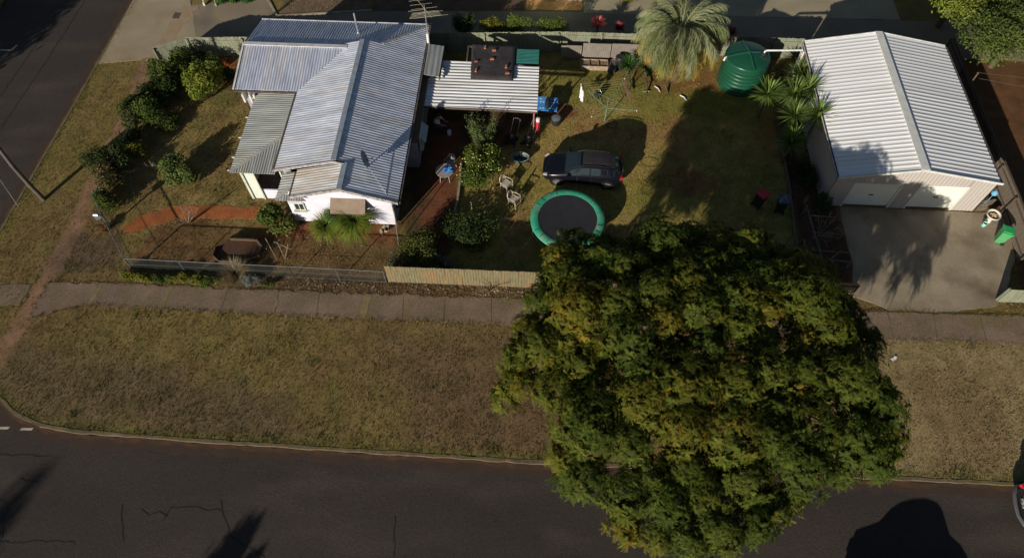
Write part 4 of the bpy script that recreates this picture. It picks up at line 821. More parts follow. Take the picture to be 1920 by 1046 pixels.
# bare twiggy shrub, red path
def bare(name,label,x,y,h,r,n,seed,cat='shrub',mat='twig',tr=.018):
    o=thing(name,label,cat,(x,y,0)); m=MB(); q=random.Random(seed)
    for i in range(n):
        a=q.uniform(0,6.28); e=Vector((math.cos(a)*r*q.uniform(.5,1),math.sin(a)*r*q.uniform(.5,1),h*q.uniform(.7,1))); mid=e*.5+Vector((0,0,.1)); m.tube([(0,0,0),mid,e],[tr,tr*.6,tr*.3],5,False)
        for k in range(4):
            s=mid.lerp(e,q.random()); t=s+Vector((q.uniform(-.3,.3),q.uniform(-.3,.3),q.uniform(.1,.35))); m.tube([s,t],[tr*.45,tr*.2],4,False)
    obj('branches',m,mt[mat],o,world=False); return o
bare('bare_shrub','leafless pale twiggy shrub at the edge of the red garden path',-18.5,20.75,1.1,.8,16,1)
bare('bare_sapling','leafless dead sapling lying over the lawn near the hedge',-21.2,24.6,.8,.9,5,2)
bare('dead_twigs','pale dead twigs lying at the top of the paling fence',-2.0,17.4,.9,1.2,15,3,tr=.012)
bare('bare_twig_shrub','thin bare shrub standing right of the trampoline',5.6,21.2,.7,.45,8,4,tr=.012)
bare('grey_vine','bare grey vine stems sprawling in the trellis bed',15.3,21.6,.9,1.3,14,5,tr=.022)
# beyond the back fence
for i,(x,l,r_,cl) in enumerate([(-4.9,'dark round shrub at the left end of the lane-side row, behind the cottage',.75,DG),(-3.1,'round yellow-green shrub, second in the lane-side row behind the fence',.75,YL),(-1.3,'round bright green shrub in the middle of the lane-side row behind the fence',1.0,[(.08,.12,.02),(.13,.16,.03)]),(1.0,'widest bright green shrub at the right end of the lane-side row behind the fence',1.05,[(.08,.12,.02),(.14,.17,.03)])]):
    bush('hedge_shrub',l,x,36.6,r_*1.25,.7,1.9,3200,.11,cl,180+i,group='shrubs along the lane behind the back fence',lob=9)
for i,(x,l) in enumerate([(3.75,'larger red-leaved plant in the lane behind the fence'),(5.1,'smaller red-leaved plant in the lane just left of the palm'),(12.3,'small dark red-leaved plant behind the green tank')]):
    k=(1,.75,.7)[i]; yucca('red_cordyline',l,x,36.9,.95*k,90,.6*k,190+i,'red-leaved plants in the lane',cols=[(.20,.02,.025),(.13,.02,.02),(.3,.08,.08)],wd=.09,lo=-.2,cat='plant')
for i,(x,y,s,l) in enumerate([(-21.7,39.0,.55,'green garden plant left of the three along the far lane edge'),(-20.8,39.2,.4,'smallest green garden plant, middle of the three along the far lane edge'),(-19.8,39.3,.6,'green garden plant right of the three along the far lane edge')]): bush('garden_plant',l,x,y,s,.4,.6,700,.1,[(.04,.12,.025),(.07,.16,.03)],200+i,group='green plants beyond the lane',lob=5)
for i,(x,y,l) in enumerate([(-16.6,40.2,'dry straw-coloured plant left in the mulch garden'),(-14.6,40.1,'dry orange-brown plant in the middle of the mulch garden'),(-12.4,40.0,'dry plant at the right corner of the mulch garden')]): bush('dry_plant',l,x,y,.55,.45,.7,600,.12,[(.35,.2,.07),(.22,.15,.06)],205+i,group='dry plants in the mulch garden',cat='plant',lob=5)
bush('straw_bush','straw-yellow bush beyond the lane above the red-leaved plants',6.0,40.5,.9,.6,.9,1200,.13,[(.24,.2,.05),(.16,.15,.04)],209)
# large vine-covered trees, top right
def broad_tree(name,label,x,y,rx,ry,h,n,size,cols,seed,lob=26,trunk=.2,group=None,cat='tree',flatten=.8):
    r=random.Random(seed); o=thing(name,label,cat,(x,y,0),0,group); L=[]
    for i in range(lob):
        a=r.uniform(0,6.28); q=r.random()**.5*.8; z=h*(.45+.38*math.sqrt(max(0,1-q*q))*r.uniform(.7,1.1)); k=r.uniform(.22,.36); L.append((math.cos(a)*q*rx,math.sin(a)*q*ry,z,rx*k,ry*k,h*k*.62*flatten))
    V,F,c=leaf_cloud(L,n,size,cols,seed,up=.5,inner=.3); npmesh('crown',V,F,c,mt['leaf'],o)
    m=MB().tube([(0,0,-.05),(.05,0,h*.25),(0,.05,h*.45)],[trunk,trunk*.8,trunk*.7],10)
    obj('trunk',m,mt['bark'],o,world=False); obj('limbs',twig_mesh((0,0,h*.35),[l[:3] for l in L],trunk*.4,.025,seed,.4),mt['bark'],o,world=False); return o
TG=[(.06,.085,.025),(.09,.12,.03),(.14,.17,.04)]
broad_tree('vine_covered_tree','broad dense dark green tree overhanging the lane right of the shed',28.6,35.3,3.9,3.2,4.0,17000,.19,TG,301)
broad_tree('vine_covered_tree','olive and bright green tree at the top right corner of the view',26.3,39.0,3.4,3.2,4.4,14000,.19,[(.09,.12,.02),(.15,.18,.03),(.20,.23,.04)],302)
broad_tree('vine_covered_tree','brown-tinged tangled tree at the far right behind the dense dark one',31.6,38.6,3.4,3.5,4.8,12000,.19,[(.09,.10,.03),(.18,.13,.07),(.12,.14,.04)],303)
# --- out of view, but their shade reaches the picture
broad_tree('shade_tree','tree south of the street whose shadow tips cross the bottom of the view',-20.6,-11.1,1.2,1.4,6.2,2600,.3,MG,310,lob=14)
broad_tree('shade_tree','tall tree beyond the south-west corner casting soft shade on the intersection',-42.2,-30.2,2.8,2.8,13,6500,.38,MG,311,lob=18,trunk=.3)
broad_tree('shade_tree','tree across the side street shading its far lane',-43.5,22.5,4.0,4.0,6.5,7000,.3,MG,312,lob=18)
# --- grass tufts
def tufts():
    g=np.random.default_rng(77); N=150000; X=g.uniform(-28.3,27,N); Y=g.uniform(8.95,35.3,N)
    ok=inpoly(X,Y,BLOCK)
    for p in (PATH,DRIVE,CROSS): ok&=~(inpoly(X,Y,p)&(pdist(X,Y,p)>.05))
    for p in (REDPATH,[(-7.3,18),(-7.3,35),(-16.7,35),(-16.7,28.4),(-15.5,28.4),(-15.5,22.6),(-12.8,22.6),(-12.8,21.1)],[(15.7,23.6),(25.6,23.6),(25.6,36),(15.7,36)],SOILSHADE): ok&=~(inpoly(X,Y,p)&(g.random(N)<.93))
    ok&=~(inpoly(X,Y,TRACK)&(g.random(N)<.8)); ok&=~((Y>34)&(X<-21))
    X=X[ok];Y=Y[ok]
    # dense fringes along the kerb and the footpath
    fx=[];fy=[]
    for pts,w_ in ((KD,.2),(densify(PATH+[PATH[0]],.5),.12),(densify([(16.2,17.15),(27,17.3)],.5),.1),(densify(STREETF,.5),.25)):
        for a,b in zip(pts[:-1],pts[1:]):
            L=math.hypot(b[0]-a[0],b[1]-a[1]); n=int(L*34); t=g.random(n); fx.append(a[0]+(b[0]-a[0])*t+g.normal(0,w_*.6,n)); fy.append(a[1]+(b[1]-a[1])*t+g.normal(0,w_*.6,n))
    X=np.concatenate([X]+fx);Y=np.concatenate([Y]+fy); n0=len(X)-sum(len(q) for q in fx)
    wx=[];wy=[]
    for i in range(110):
        x0,y0=(g.uniform(-27,26),9.1+abs(g.normal(0,.35))) if i<45 else (g.uniform(-24,26),g.uniform(9.5,17)) if i<70 else (g.uniform(0,14),g.uniform(19,35)) if i<90 else (g.uniform(-22,-14),g.uniform(18.5,31))
        if inpoly(np.array([x0]),np.array([y0]),PATH)[0]: continue
        k=int(g.integers(12,45)); s_=g.uniform(.12,.4); wx.append(g.normal(x0,s_,k)); wy.append(g.normal(y0,s_*.8,k))
    nw=sum(len(q) for q in wx); TALL=np.concatenate([np.ones(n0),np.full(len(X)-n0,1.5),np.full(nw,1.4)]); GRN=np.concatenate([np.zeros(len(X)),np.ones(nw)]); X=np.concatenate([X]+wx);Y=np.concatenate([Y]+wy)
    ok=inpoly(X,Y,BLOCK)&(X>-28.6)&(X<27); X=X[ok];Y=Y[ok];TALL=TALL[ok];GRN=GRN[ok]; n=len(X)
    K=gcolor(X,Y)*g.uniform(.8,1.35,n)[:,None]; K=K*(1-GRN[:,None])+np.array([.13,.145,.04])*g.uniform(.6,1.3,n)[:,None]*GRN[:,None]; lush=fbm(X,Y,.7); h=(.022+.038*g.random(n))*(.6+lush*.9)*TALL
    B=3; X=np.repeat(X,B);Y=np.repeat(Y,B);h=np.repeat(h,B)*g.uniform(.6,1.2,n*B);K=np.repeat(K,B,0); m=n*B; a=g.uniform(0,6.283,m); px=X+g.normal(0,.03,m);py=Y+g.normal(0,.03,m); w_=.011+g.random(m)*.008; ln=g.uniform(.2,1.1,m)*h; b=g.uniform(0,6.283,m)
    V=np.stack([np.stack([px-np.cos(a)*w_,py-np.sin(a)*w_,np.full(m,-.01)],1),np.stack([px+np.cos(a)*w_,py+np.sin(a)*w_,np.full(m,-.01)],1),np.stack([px+np.cos(b)*ln,py+np.sin(b)*ln,h],1)],1).reshape(-1,3)
    o=npmesh('grass',V,np.arange(m*3).reshape(m,3),K,mt['leaf'],org=(0,20,0)); setp(o,kind='stuff'); print('blades',m)
    return o
setp(tufts(),'dry olive grass growing over the verge and the lawns')
# dry leaf litter
def litter():
    g=np.random.default_rng(5); R=[(-20.5,-7,17.0,17.7,900),(-7,.5,17.0,17.6,500),(-14,-7.2,18.2,21,700),(23.5,28,17.4,18,300),(14.3,16,18,30,400),(-17,-11.5,38.5,41,500),(7,12,32,35.3,350)]; V=[];c=[]
    for x0,x1,y0,y1,n in R:
        x=g.uniform(x0,x1,n);y=g.uniform(y0,y1,n);a=g.uniform(0,6.28,n);s=g.uniform(.02,.055,n); z=g.uniform(.015,.06,n)
        V.append(np.stack([np.stack([x+np.cos(a+k*1.57)*s*(1 if k%2 else .5),y+np.sin(a+k*1.57)*s*(1 if k%2 else .5),z+g.uniform(-.012,.02,n)],1) for k in range(4)],1).reshape(-1,3)); cc=np.array([[.30,.2,.11],[.42,.34,.24],[.16,.09,.05]])[g.integers(3,size=n)]; c.append(cc*g.uniform(.7,1.3,(n,1)))
    V=np.concatenate(V); c=np.concatenate(c); return npmesh('leaf_litter',V,np.arange(len(V)).reshape(-1,4),c,mt['leaf'],org=(0,20,0))
setp(litter(),'scattered dry leaves and twigs in the garden beds',kind='stuff')
# ---------------- cars ----------------
def car(name,label,loc,rz,paint,bumper=None,roof=None,L=4.4,Wd=1.76,H=1.47,rear_grey=False):
    """hatchback, nose towards local -x"""
    o=thing(name,label,'car',loc,rz); h=L/2
    # x, half width, bottom, belt z, top z, top half width
    S=[(-h,.50,.34,.50,.56,.40),(-h+.06,.66,.24,.60,.66,.55),(-h+.22,.78,.19,.68,.755,.66),(-h+.55,.85,.18,.76,.86,.72),(-h+.95,.875,.18,.83,.94,.74),(-h+1.18,.88,.18,.87,.99,.73),
       (-h+1.50,.88,.18,.90,1.16,.66),(-h+1.85,.88,.18,.92,1.34,.60),(-h+2.1,.88,.18,.93,1.42,.585),(-h+2.6,.88,.18,.94,1.47,.58),(-h+3.1,.88,.18,.95,1.455,.575),(-h+3.6,.875,.18,.97,1.41,.555),(-h+3.92,.86,.20,.98,1.33,.53),(-h+4.15,.83,.22,.97,1.14,.58),(L-h-.10,.78,.26,.93,.99,.62),(L-h-.02,.70,.32,.80,.86,.58),(L-h,.60,.40,.66,.70,.5)]
    k=Wd/1.76; S=[(a,b*k,c,d_*H/1.47,e*H/1.47,f*k) for a,b,c,d_,e,f in S]
    rings=[]
    for x,wd,zb,zl,zt,wt in S:
        half=[(0,zb),(wd*.8,zb),(wd*.97,zb+.10),(wd,zb+(zl-zb)*.55),(wd*.985,zl-.04),(wd*.95,zl),(wt+.012,zt-.05),(wt*.86,zt-.012),(wt*.45,zt+.005),(0,zt+.012)]
        ring=[(x,-a,b) for a,b in half]+[(x,a,b) for a,b in half[-2:0:-1]]; rings.append(ring)
    n=len(rings[0]); V=[p for r in rings for p in r]; F=[];kind=[]
    gl={'windscreen':[], 'rear_window':[], 'side_window':[[],[]], 'roof':[]}
    for i in range(len(S)-1):
        for j in range(n):
            f=(i*n+j,i*n+(j+1)%n,(i+1)*n+(j+1)%n,(i+1)*n+j); F.append(f)
    m=MB(); m.v=V; m.f=[tuple(reversed(f)) for f in F]+[tuple(range(n)),tuple((len(S)-1)*n+q for q in range(n-1,-1,-1))]
    # wheel arches are dark rings set proud of the sides
    b=obj('body',m,paint,o,world=False,smooth=True)
    def patch(nm,quads,mat,off=.006,par=None,lab=None):
        q=MB()
        for f in quads:
            P=[Vector(p) for p in f]; nn=(P[1]-P[0]).cross(P[2]-P[1]).normalized(); cen=sum(P,Vector())/4
            if nn.dot(cen-Vector((cen.x*.9,0,.6)))<0: P.reverse(); nn=-nn
            q.add([p+nn*off for p in P]+[p-nn*.01 for p in P],[(0,1,2,3),(7,6,5,4),(0,4,5,1),(1,5,6,2),(2,6,7,3),(3,7,4,0)])
        return obj(nm,q,mat,par or o,lab,world=False)
    def g(i,j,u=0,v=0): # point on the skin
        a=Vector(rings[i][j%n])
        return a
    def sub(i,j,x0,x1,z0,z1):
        A,B,Cc,D=[Vector(rings[i][j]),Vector(rings[i+1][j]),Vector(rings[i+1][(j+1)%n]),Vector(rings[i][(j+1)%n])]
        f=lambda s,t:A.lerp(B,s).lerp(D.lerp(Cc,s),t)
        return [f(x0,z0),f(x1,z0),f(x1,z1),f(x0,z1)]
    # windscreen: rings 5..8 top strips (j 6..11)
    q=[]
    for i in (5,6,7):
        for j in range(6,12): q.append(sub(i,j,.15 if i==5 else 0,.75 if i==7 else 1,.12 if j==6 else 0,.88 if j==11 else 1))
    patch('windscreen',q,mt['carglass'])
    q=[]
    for i in (12,13):
        for j in range(6,12): q.append(sub(i,j,.12 if i==12 else 0,.7 if i==13 else 1,.1 if j==6 else 0,.9 if j==11 else 1))
    patch('rear_window',q,mt['carglass'])
    for j in (5,12):
        for (i0,i1) in ((6,9),(9,11),(11,13)):
            q=[]
            for i in range(i0,i1):
                a0=.08 if i==i0 else 0; a1=.93 if i==i1-1 else 1; lo,hi=(.10,.86); 
                if j==12: lo,hi=(.14,.90)
                q.append(sub(i,j,a0,a1,lo,hi))
            patch('side_window',q,mt['carglass'])
    if roof:
        q=[]
        for i in (8,9,10,11):
            for j in range(7,11): q.append(sub(i,j,.1 if i==8 else 0,1,0,1))
        patch('roof_panel',q,roof,.004)
    for s in (-1,1):
        if H<1.6: m=MB().tube([(-h+2.0,s*.57*k,1.40*H/1.47),(-h+2.3,s*.56*k,1.475*H/1.47),(-h+3.2,s*.55*k,1.475*H/1.47),(-h+3.6,s*.53*k,1.42*H/1.47)],.018,6); obj('roof_rail',m,mt['black'],o,world=False)
        m=MB().box((-h+1.42,s*.98*k,.98),(.14,.2,.13)); obj('mirror',m,paint,o,world=False)
        m=MB(); m.box((-h+.20,s*.62*k,.63),(.26,.24,.12),rz=s*.5,ry=-.5); obj('headlight',m,mt['lamp'],o,world=False)
        m=MB(); m.box((L-h-.10,s*.70*k,.86),(.16,.22,.17),rz=-s*.5); obj('tail_light',m,mt['red'],o,world=False)
        m=MB().b2(-h+1.9,-h+1.94,min(s*.885*k,s*.889*k),max(s*.885*k,s*.889*k),.3,.9); m.b2(-h+2.68,-h+2.70,min(s*.885*k,s*.891*k),max(s*.885*k,s*.891*k),.3,.93); obj('door_seam',m,mt['black'],o,world=False)
        m=MB(); m.box((-h+2.5,s*.885*k,.80),(.16,.03,.03)); m.box((-h+3.3,s*.88*k,.82),(.16,.03,.03)); obj('door_handle',m,paint,o,world=False)
    m=MB(); m.box((-h+.02,0,.42),(.08,.9,.12)); obj('grille',m,mt['black'],o,world=False)
    for x in (-h+.82,L-h-.78):
        for s in (-1,1):
            wh=MB(); y=s*.80*k; R=.32
            def ring(R0,R1,y0,y1,n2=24,m_=None):
                for a in range(n2):
                    q0=a/n2*6.2832;q1=(a+1)/n2*6.2832
                    m_.add([(x+R0*math.cos(q0),y0,.32+R0*math.sin(q0)),(x+R0*math.cos(q1),y0,.32+R0*math.sin(q1)),(x+R1*math.cos(q1),y1,.32+R1*math.sin(q1)),(x+R1*math.cos(q0),y1,.32+R1*math.sin(q0))],[(0,1,2,3),(3,2,1,0)])
            ar=MB(); ring(.385,.385,y-s*.1,y+s*.085,24,ar); ring(.385,.0,y+s*.085,y+s*.085,24,ar); 
            wo=obj('wheel',ar,mt['black'],o,world=False)
            t=MB(); ring(R,R,y-s*.1,y+s*.10,24,t); ring(R,.21,y+s*.10,y+s*.105,24,t); obj('tyre',t,mt['rubber'],wo,world=False)
            rm=MB(); 
            for a in range(7):
                q0=a/7*6.2832; rm.box((x+.11*math.cos(q0),y+s*.105,.32+.11*math.sin(q0)),(.2,.02,.045),ry=-q0)
            ring(.215,.185,y+s*.106,y+s*.108,24,rm); obj('rim',rm,mt['alloy'],wo,world=False)
    if bumper:
        m=MB(); 
        pts=[(L-h-.35,-.90*k,.5),(L-h-.05,-.80*k,.5),(L-h+.10,-.45*k,.5),(L-h+.13,0,.5),(L-h+.10,.45*k,.5),(L-h-.05,.80*k,.5),(L-h-.35,.90*k,.5)]
        m.tube(pts,.085,8); obj('bumper',m,bumper,o,world=False,smooth=True)
    m=MB().box((L-h+.02,0,.80),(.03,.38,.12)); pl_=obj('number_plate',m,mt['plate'],o,world=False)
    m=MB()
    for i in range(6):
        if i==3: continue
        m.box((L-h+.04,-.14+i*.055,.80),(.01,.028,.07))
    obj('plate_marks',m,mt['black'],pl_,world=False)
    m=MB().box((L-h-.02,0,.93),(.06,.6,.05)); obj('tailgate_trim',m,mt['greyb'],o,world=False)
    m=MB().tube([(-h+3.75,.1,1.38),(-h+3.95,.1,1.62)],.008,5); obj('aerial',m,mt['black'],o,world=False)
    return o
car('parked_car','dark navy hatchback with roof rails and silver wheels parked on the backyard grass',(2.72,25.2,0),rad(-3.5),mt['navy'],roof=mt['dustroof'])
car('parked_car','black car with red tail lights and grey bumper, cut off by the right edge',(23.25,7.55,-.12),rad(180)+rad(-7),mt['black'],bumper=mt['greyb'])
car('parked_car','dark car standing across the street whose shadow crosses the lower right road',(14.9,2.75,-.12),rad(180),mt['navy'],L=5.0,Wd=2.0,H=1.72)
# ---------------- trampoline ----------------
TR=thing('trampoline','round black trampoline with worn green padded rim between the car and the big tree','trampoline',(1.88,21.48,0))
n=64; r0,r1=1.56,1.95; V=[];Fp=[];rr=random.Random(3)
for i in range(n):
    a=i/n*6.2832; cr_=.012*math.sin(i*2.7)+rr.uniform(-.012,.012)
    for r,z in ((r0,.89+cr_),(r0+.13,.925+cr_),(r1-.1,.915+cr_),(r1,.86),(r1+.01,.78)): V.append((r*math.cos(a)*(1+rr.uniform(-.004,.004)),r*math.sin(a),z))
for i in range(n):
    for j in range(4): a=i*5+j;b=((i+1)%n)*5+j; Fp.append((a,a+1,b+1,b)); 
m=MB(); m.v=V+[(x,y,z-.02) for x,y,z in V]; m.f=[tuple(reversed(f)) for f in Fp]+[tuple(q+len(V) for q in f) for f in Fp]; m.f=[tuple(reversed(f)) for f in m.f]
obj('rim_pad',m,mt['pad'],TR,world=False,smooth=True)
m=MB(); V=[(0,0,.83)]; 
for ri in range(1,7):
    for i in range(48): a=i/48*6.2832; V.append((1.58*ri/6*math.cos(a),1.58*ri/6*math.sin(a),.83+.045*(ri/6)**2))
f=[(0,1+i,1+(i+1)%48) for i in range(48)]
for ri in range(5):
    for i in range(48): a=1+ri*48+i;b=1+ri*48+(i+1)%48; f.append((a,a+48,b+48,b))
m.v=V; m.f=f; obj('jumping_mat',m,mt['mat'],TR,world=False,smooth=True)
m=MB(); 
for i in range(48): a=i/48*6.2832;b=(i+1)/48*6.2832; m.tube([(1.9*math.cos(a),1.9*math.sin(a),.8),(1.9*math.cos(b),1.9*math.sin(b),.8)],.022,6,False)
obj('frame',m,mt['galv'],TR,world=False)
for i in range(4):
    a=i*math.pi/2+.3; b=a+.75; P=[(1.88*math.cos(a),1.88*math.sin(a),.8),(1.88*math.cos(a),1.88*math.sin(a),.03),(1.88*math.cos(b),1.88*math.sin(b),.03),(1.88*math.cos(b),1.88*math.sin(b),.8)]
    obj('leg',MB().tube(P,.02,6),mt['galv'],TR,world=False)
m=MB()
for i in range(26):
    if rr.random()<.5: continue
    a=i/26*6.2832; m.box((1.78*math.cos(a),1.78*math.sin(a),.93),(.34,.015,.012),rz=a)
obj('pad_strap',m,flat('dark_strap',(.02,.07,.05)),TR,world=False)
# ---------------- rotary hoist ----------------
HO=thing('clothes_hoist','square rotary clothes hoist with green wire lines on the back lawn','clothes line',(4.1,29.4,0))
hp=flat('hoist_green',(.12,.22,.16),.5); obj('post',MB().tube([(0,0,0),(0,0,1.2)],.03,8).tube([(0,0,1.2),(0,0,1.85)],.02,8),hp,HO,world=False)
cn=[]
for i in range(4):
    a=rad(58)+i*math.pi/2; e=Vector((math.cos(a)*1.85,math.sin(a)*1.85,1.92)); cn.append(e); obj('arm',MB().tube([(0,0,1.05),e],.014,6).tube([(0,0,1.85),tuple(e*.55+Vector((0,0,.75)))],.01,5),hp,HO,world=False)
    obj('arm_tip',MB().lathe((e.x,e.y,e.z-.03),[(.03,0),(.03,.06)],8),mt['white'],HO,world=False)
wl=MB()
for k in range(6):
    s=1-.13*k
    for i in range(4):
        a=cn[i]*s;b=cn[(i+1)%4]*s; a.z=b.z=1.92-.02*k; mid=a.lerp(b,.5); mid.z-=.03; wl.tube([a,mid,b],.005,4,False)
obj('lines',wl,flat('line_wire',(.27,.29,.13),.6),HO,world=False)
def cloth(name,label,a,b,drop,mat,seed,tap=.0):
    r=random.Random(seed); A=Vector(a);B=Vector(b); V=[];f=[];N1,N2=9,9
    nrm=(B-A).normalized().cross(Vector((0,0,1)))
    for j in range(N2):
        v=j/(N2-1)
        for i in range(N1):
            u=i/(N1-1); uu=.5+(u-.5)*(1-tap*v); p=A.lerp(B,uu); V.append(p+Vector((0,0,-drop*v*(1-.12*abs(u-.5)*2*(1 if seed%2 else -.5))))+nrm*(.05*math.sin(u*9+seed)*(.3+v)+r.uniform(-.01,.01)))
    for j in range(N2-1):
        for i in range(N1-1): q=j*N1+i; f.append((q,q+1,q+N1+1,q+N1))
    m=MB(); m.v=V+[p+nrm*.012 for p in V]; m.f=[tuple(reversed(x)) for x in f]+[tuple(k+len(V) for k in x) for x in f]; return single(name,m,mat,label,'clothing',smooth=True)
o_=Vector((4.1,29.4,0)); c0=cn[0]+o_; c1=cn[1]+o_; c2=cn[2]+o_; c3=cn[3]+o_
def towel(nm,lab,A,B,s0,s1,drop,mat,seed,tap=0):
    a=A.lerp(B,s0);b=A.lerp(B,s1); return cloth(nm,lab,a,b,drop,mat,seed,tap)
towel('shirt','white shirt pegged at the left corner of the clothes hoist',c1,c2,.03,.24,.85,mt['white'],2,.25)
towel('towel','dark brown towel hanging from the upper right corner of the clothes hoist',c0,c3,.03,.62,.40,mt['maroon'],3)
single('bicycle_wheel',MB().tube([(4.5+.3*math.cos(a/20*6.283),29.1+.3*math.sin(a/20*6.283),.06) for a in range(21)],.015,6,False).tube([(4.2,29.1,.06),(4.8,29.1,.06)],.008,5),mt['rubber'],'dark wire hoop lying at the foot of the clothes hoist','hoop')
# ---------------- garden chairs ----------------
def chair(name,label,x,y,rz,mat,group):
    o=thing(name,label,'chair',(x,y,0),rz,group)
    m=MB()
    for i in range(6): m.box((0,-.21+i*.084,.43),(.44,.065,.025))
    m.box((.21,0,.425),(.04,.50,.05)); m.box((-.21,0,.425),(.04,.46,.05)); m.box((0,.24,.425),(.44,.03,.05)); m.box((0,-.24,.425),(.44,.03,.05)); obj('seat',m,mat,o,world=False)
    m=MB(); m.tube([(-.22,-.23,.43),(-.30,-.22,.72),(-.34,-.14,.85),(-.35,0,.88),(-.34,.14,.85),(-.30,.22,.72),(-.22,.23,.43)],.028,7)
    for i in range(5): yy=-.15+i*.075; m.box((-.285,yy,.63),(.018,.035,.44),ry=-.28)
    obj('backrest',m,mat,o,world=False,smooth=False)
    for sx,sy in ((1,1),(1,-1),(-1,1),(-1,-1)): obj('leg',MB().tube([(sx*.2,sy*.23,.43),(sx*.26,sy*.27,0)],[.034,.024],6),mat,o,world=False)
    for s in (1,-1): obj('armrest',MB().tube([(-.28,s*.24,.64),(.0,s*.29,.65),(.2,s*.28,.64),(.22,s*.25,.43)],.024,6),mat,o,world=False)
    return o
chair('garden_chair','beige plastic garden chair nearest the lemon tree, upper left of the pair on the lawn',-1.48,24.0,rad(-35),mt['resin'],'beige chairs on the lawn')
chair('garden_chair','beige plastic garden chair nearer the trampoline, lower right of the pair on the lawn',-1.0,22.95,rad(-30),mt['resin'],'beige chairs on the lawn')
chair('garden_chair','grey plastic garden chair pushed up to the round table by the cottage',-4.75,25.3,rad(-110),mt['greyresin'],None)
T=thing('round_table','round grey plastic table with a blue cloth beside the cottage','table',(-4.95,24.55,0))
obj('tabletop',MB().lathe((0,0,.68),[(.02,0),(.48,0),(.5,.02),(.5,.04),(.02,.045)],32),mt['greyresin'],T,world=False)
for i in range(4): a=i*1.571+.8; obj('leg',MB().tube([(.3*math.cos(a),.3*math.sin(a),.68),(.38*math.cos(a),.38*math.sin(a),0)],.025,6),mt['greyresin'],T,world=False)
m=MB(); r=random.Random(4); V=[];k=9
for j in range(k):
    for i in range(k): V.append((-4.72+(i/8-.5)*.5+r.uniform(-.03,.03),24.62+(j/8-.5)*.45+r.uniform(-.03,.03),.735+r.uniform(0,.10)*(1 if 0<i<8 and 0<j<8 else .1)))
m.v=V+[(x,y,z-.01) for x,y,z in V]; m.f=[(j*k+i,j*k+i+1,(j+1)*k+i+1,(j+1)*k+i) for j in range(8) for i in range(8)]; m.f+=[tuple(reversed([q+81 for q in f])) for f in m.f]
BC=single('blue_cloth',m,mt['blue'],'crumpled bright blue cloth with pale patches on the round table','cloth')
m=MB(); m.box((-4.68,24.5,.82),(.12,.16,.05),rz=.5); m.box((-4.60,24.66,.83),(.1,.1,.04),rz=.9); po=obj('pale_patch',m,mt['lblue'],None); po.parent=BC; po.location=Vector(po.location)-Vector(BC.location)
# oval tub table
o=thing('garden_tub','shallow oval grey-green tub on the grass left of the car','tub',(-.80,26.05,0)); m=MB()
pr=[(.30,.02),(.36,.30),(.40,.34),(.405,.36),(.37,.355),(.33,.30),(.28,.08),(.02,.07)]; m.lathe((0,0,0),pr,28,1.22,.85); obj('body',m,flat('tub_green',(.07,.095,.09),.5),o,world=False)
m=MB(); m.tube([(.50*math.cos(a/28*6.283),.35*math.sin(a/28*6.283),.37) for a in range(-6,14)],.022,6); obj('rim',m,flat('pale_rim',(.25,.28,.24),.6),o,world=False)
# two mowers / garden machines
def mower(label,x,y,rz):
    o=thing('lawn_mower',label,'lawn mower',(x,y,0),rz,'lawn mowers beside the patio post'); obj('deck',MB().box((0,0,.18),(.62,.48,.16),taper=.85),mt['black'],o,world=False)
    m=MB().lathe((0,0,.26),[(.17,0),(.18,.12),(.14,.2),(.05,.22)],14); obj('engine',m,flat('engine_grey',(.05,.05,.055),.3,.3),o,world=False,smooth=True)
    obj('engine_cap',MB().lathe((0,0,.48),[(.08,0),(.08,.03),(.02,.045)],12),mt['alloy'],o,world=False)
    for sx in (-.26,.26):
        for sy in (-.27,.27):
            w_=MB(); 
            w_.tube([(sx,sy-.03,.11),(sx,sy+.03,.11)],.11,14); obj('wheel',w_,mt['rubber'],o,world=False)
    for s in (-1,1): obj('handle_bar',MB().tube([(.28,s*.2,.22),(.6,s*.2,.6),(.95,s*.2,.95),(.98,0,.97)],.014,6),mt['alloy'],o,world=False)
mower('black lawn mower with chrome handles nearest the reddish patio post',-.42,27.45,1.1)
mower('dark lawn mower partly shaded, left of the one by the reddish post',-1.35,27.5,1.3)
# blue mat frame and black bag
o=thing('blue_mat','bright blue patterned mat lying on a low stand beyond the patio roof edge','mat',(.7,30.0,0)); r=random.Random(2)
P=[(.08,30.62,.62),(1.28,30.55,.62),(1.22,29.62,.45),(.06,29.68,.45)]; m=MB(); m.slab([P[3],P[2],P[1],P[0]],.05); obj('top',m,mt['skyb'],o)
m=MB(); 
for i in range(2):
    for j in range(4):
        for u0 in ([.10,.24] if i==0 else [.62,.76]):
            if r.random()<.35: continue
            u=u0;v=.1+j*.23; q=[]
            for (a,b) in ((u,v),(u+.09,v),(u+.09,v+.11),(u,v+.11)):
                A=Vector(P[3]).lerp(Vector(P[2]),a); B=Vector(P[0]).lerp(Vector(P[1]),a); q.append(A.lerp(B,b)+Vector((0,0,.006)))
            m.add(q,[(0,1,2,3)])
obj('white_squares',m,flat('mat_white',(.35,.5,.55)),o)['kind']='stuff'
for (x,y,z) in P: obj('leg',MB().tube([(x,y,0),(x,y,z-.03)],.02,6),mt['galv'],o)
m=MB().tube([(.62,29.70,.60),(.64,29.85,.65),(.68,30.25,.74),(.70,30.42,.74)],[.10,.16,.16,.09],12); m.tube([(.70,30.42,.78),(.72,30.62,.8)],.015,5); single('black_bag',m,flat('black_vinyl',(.02,.02,.024),.5),'long black punching bag lying on the blue mat','bag',smooth=True)
m=MB().lathe((.12,29.5,0),[(.12,0),(.12,.5),(.1,.56)],14); 
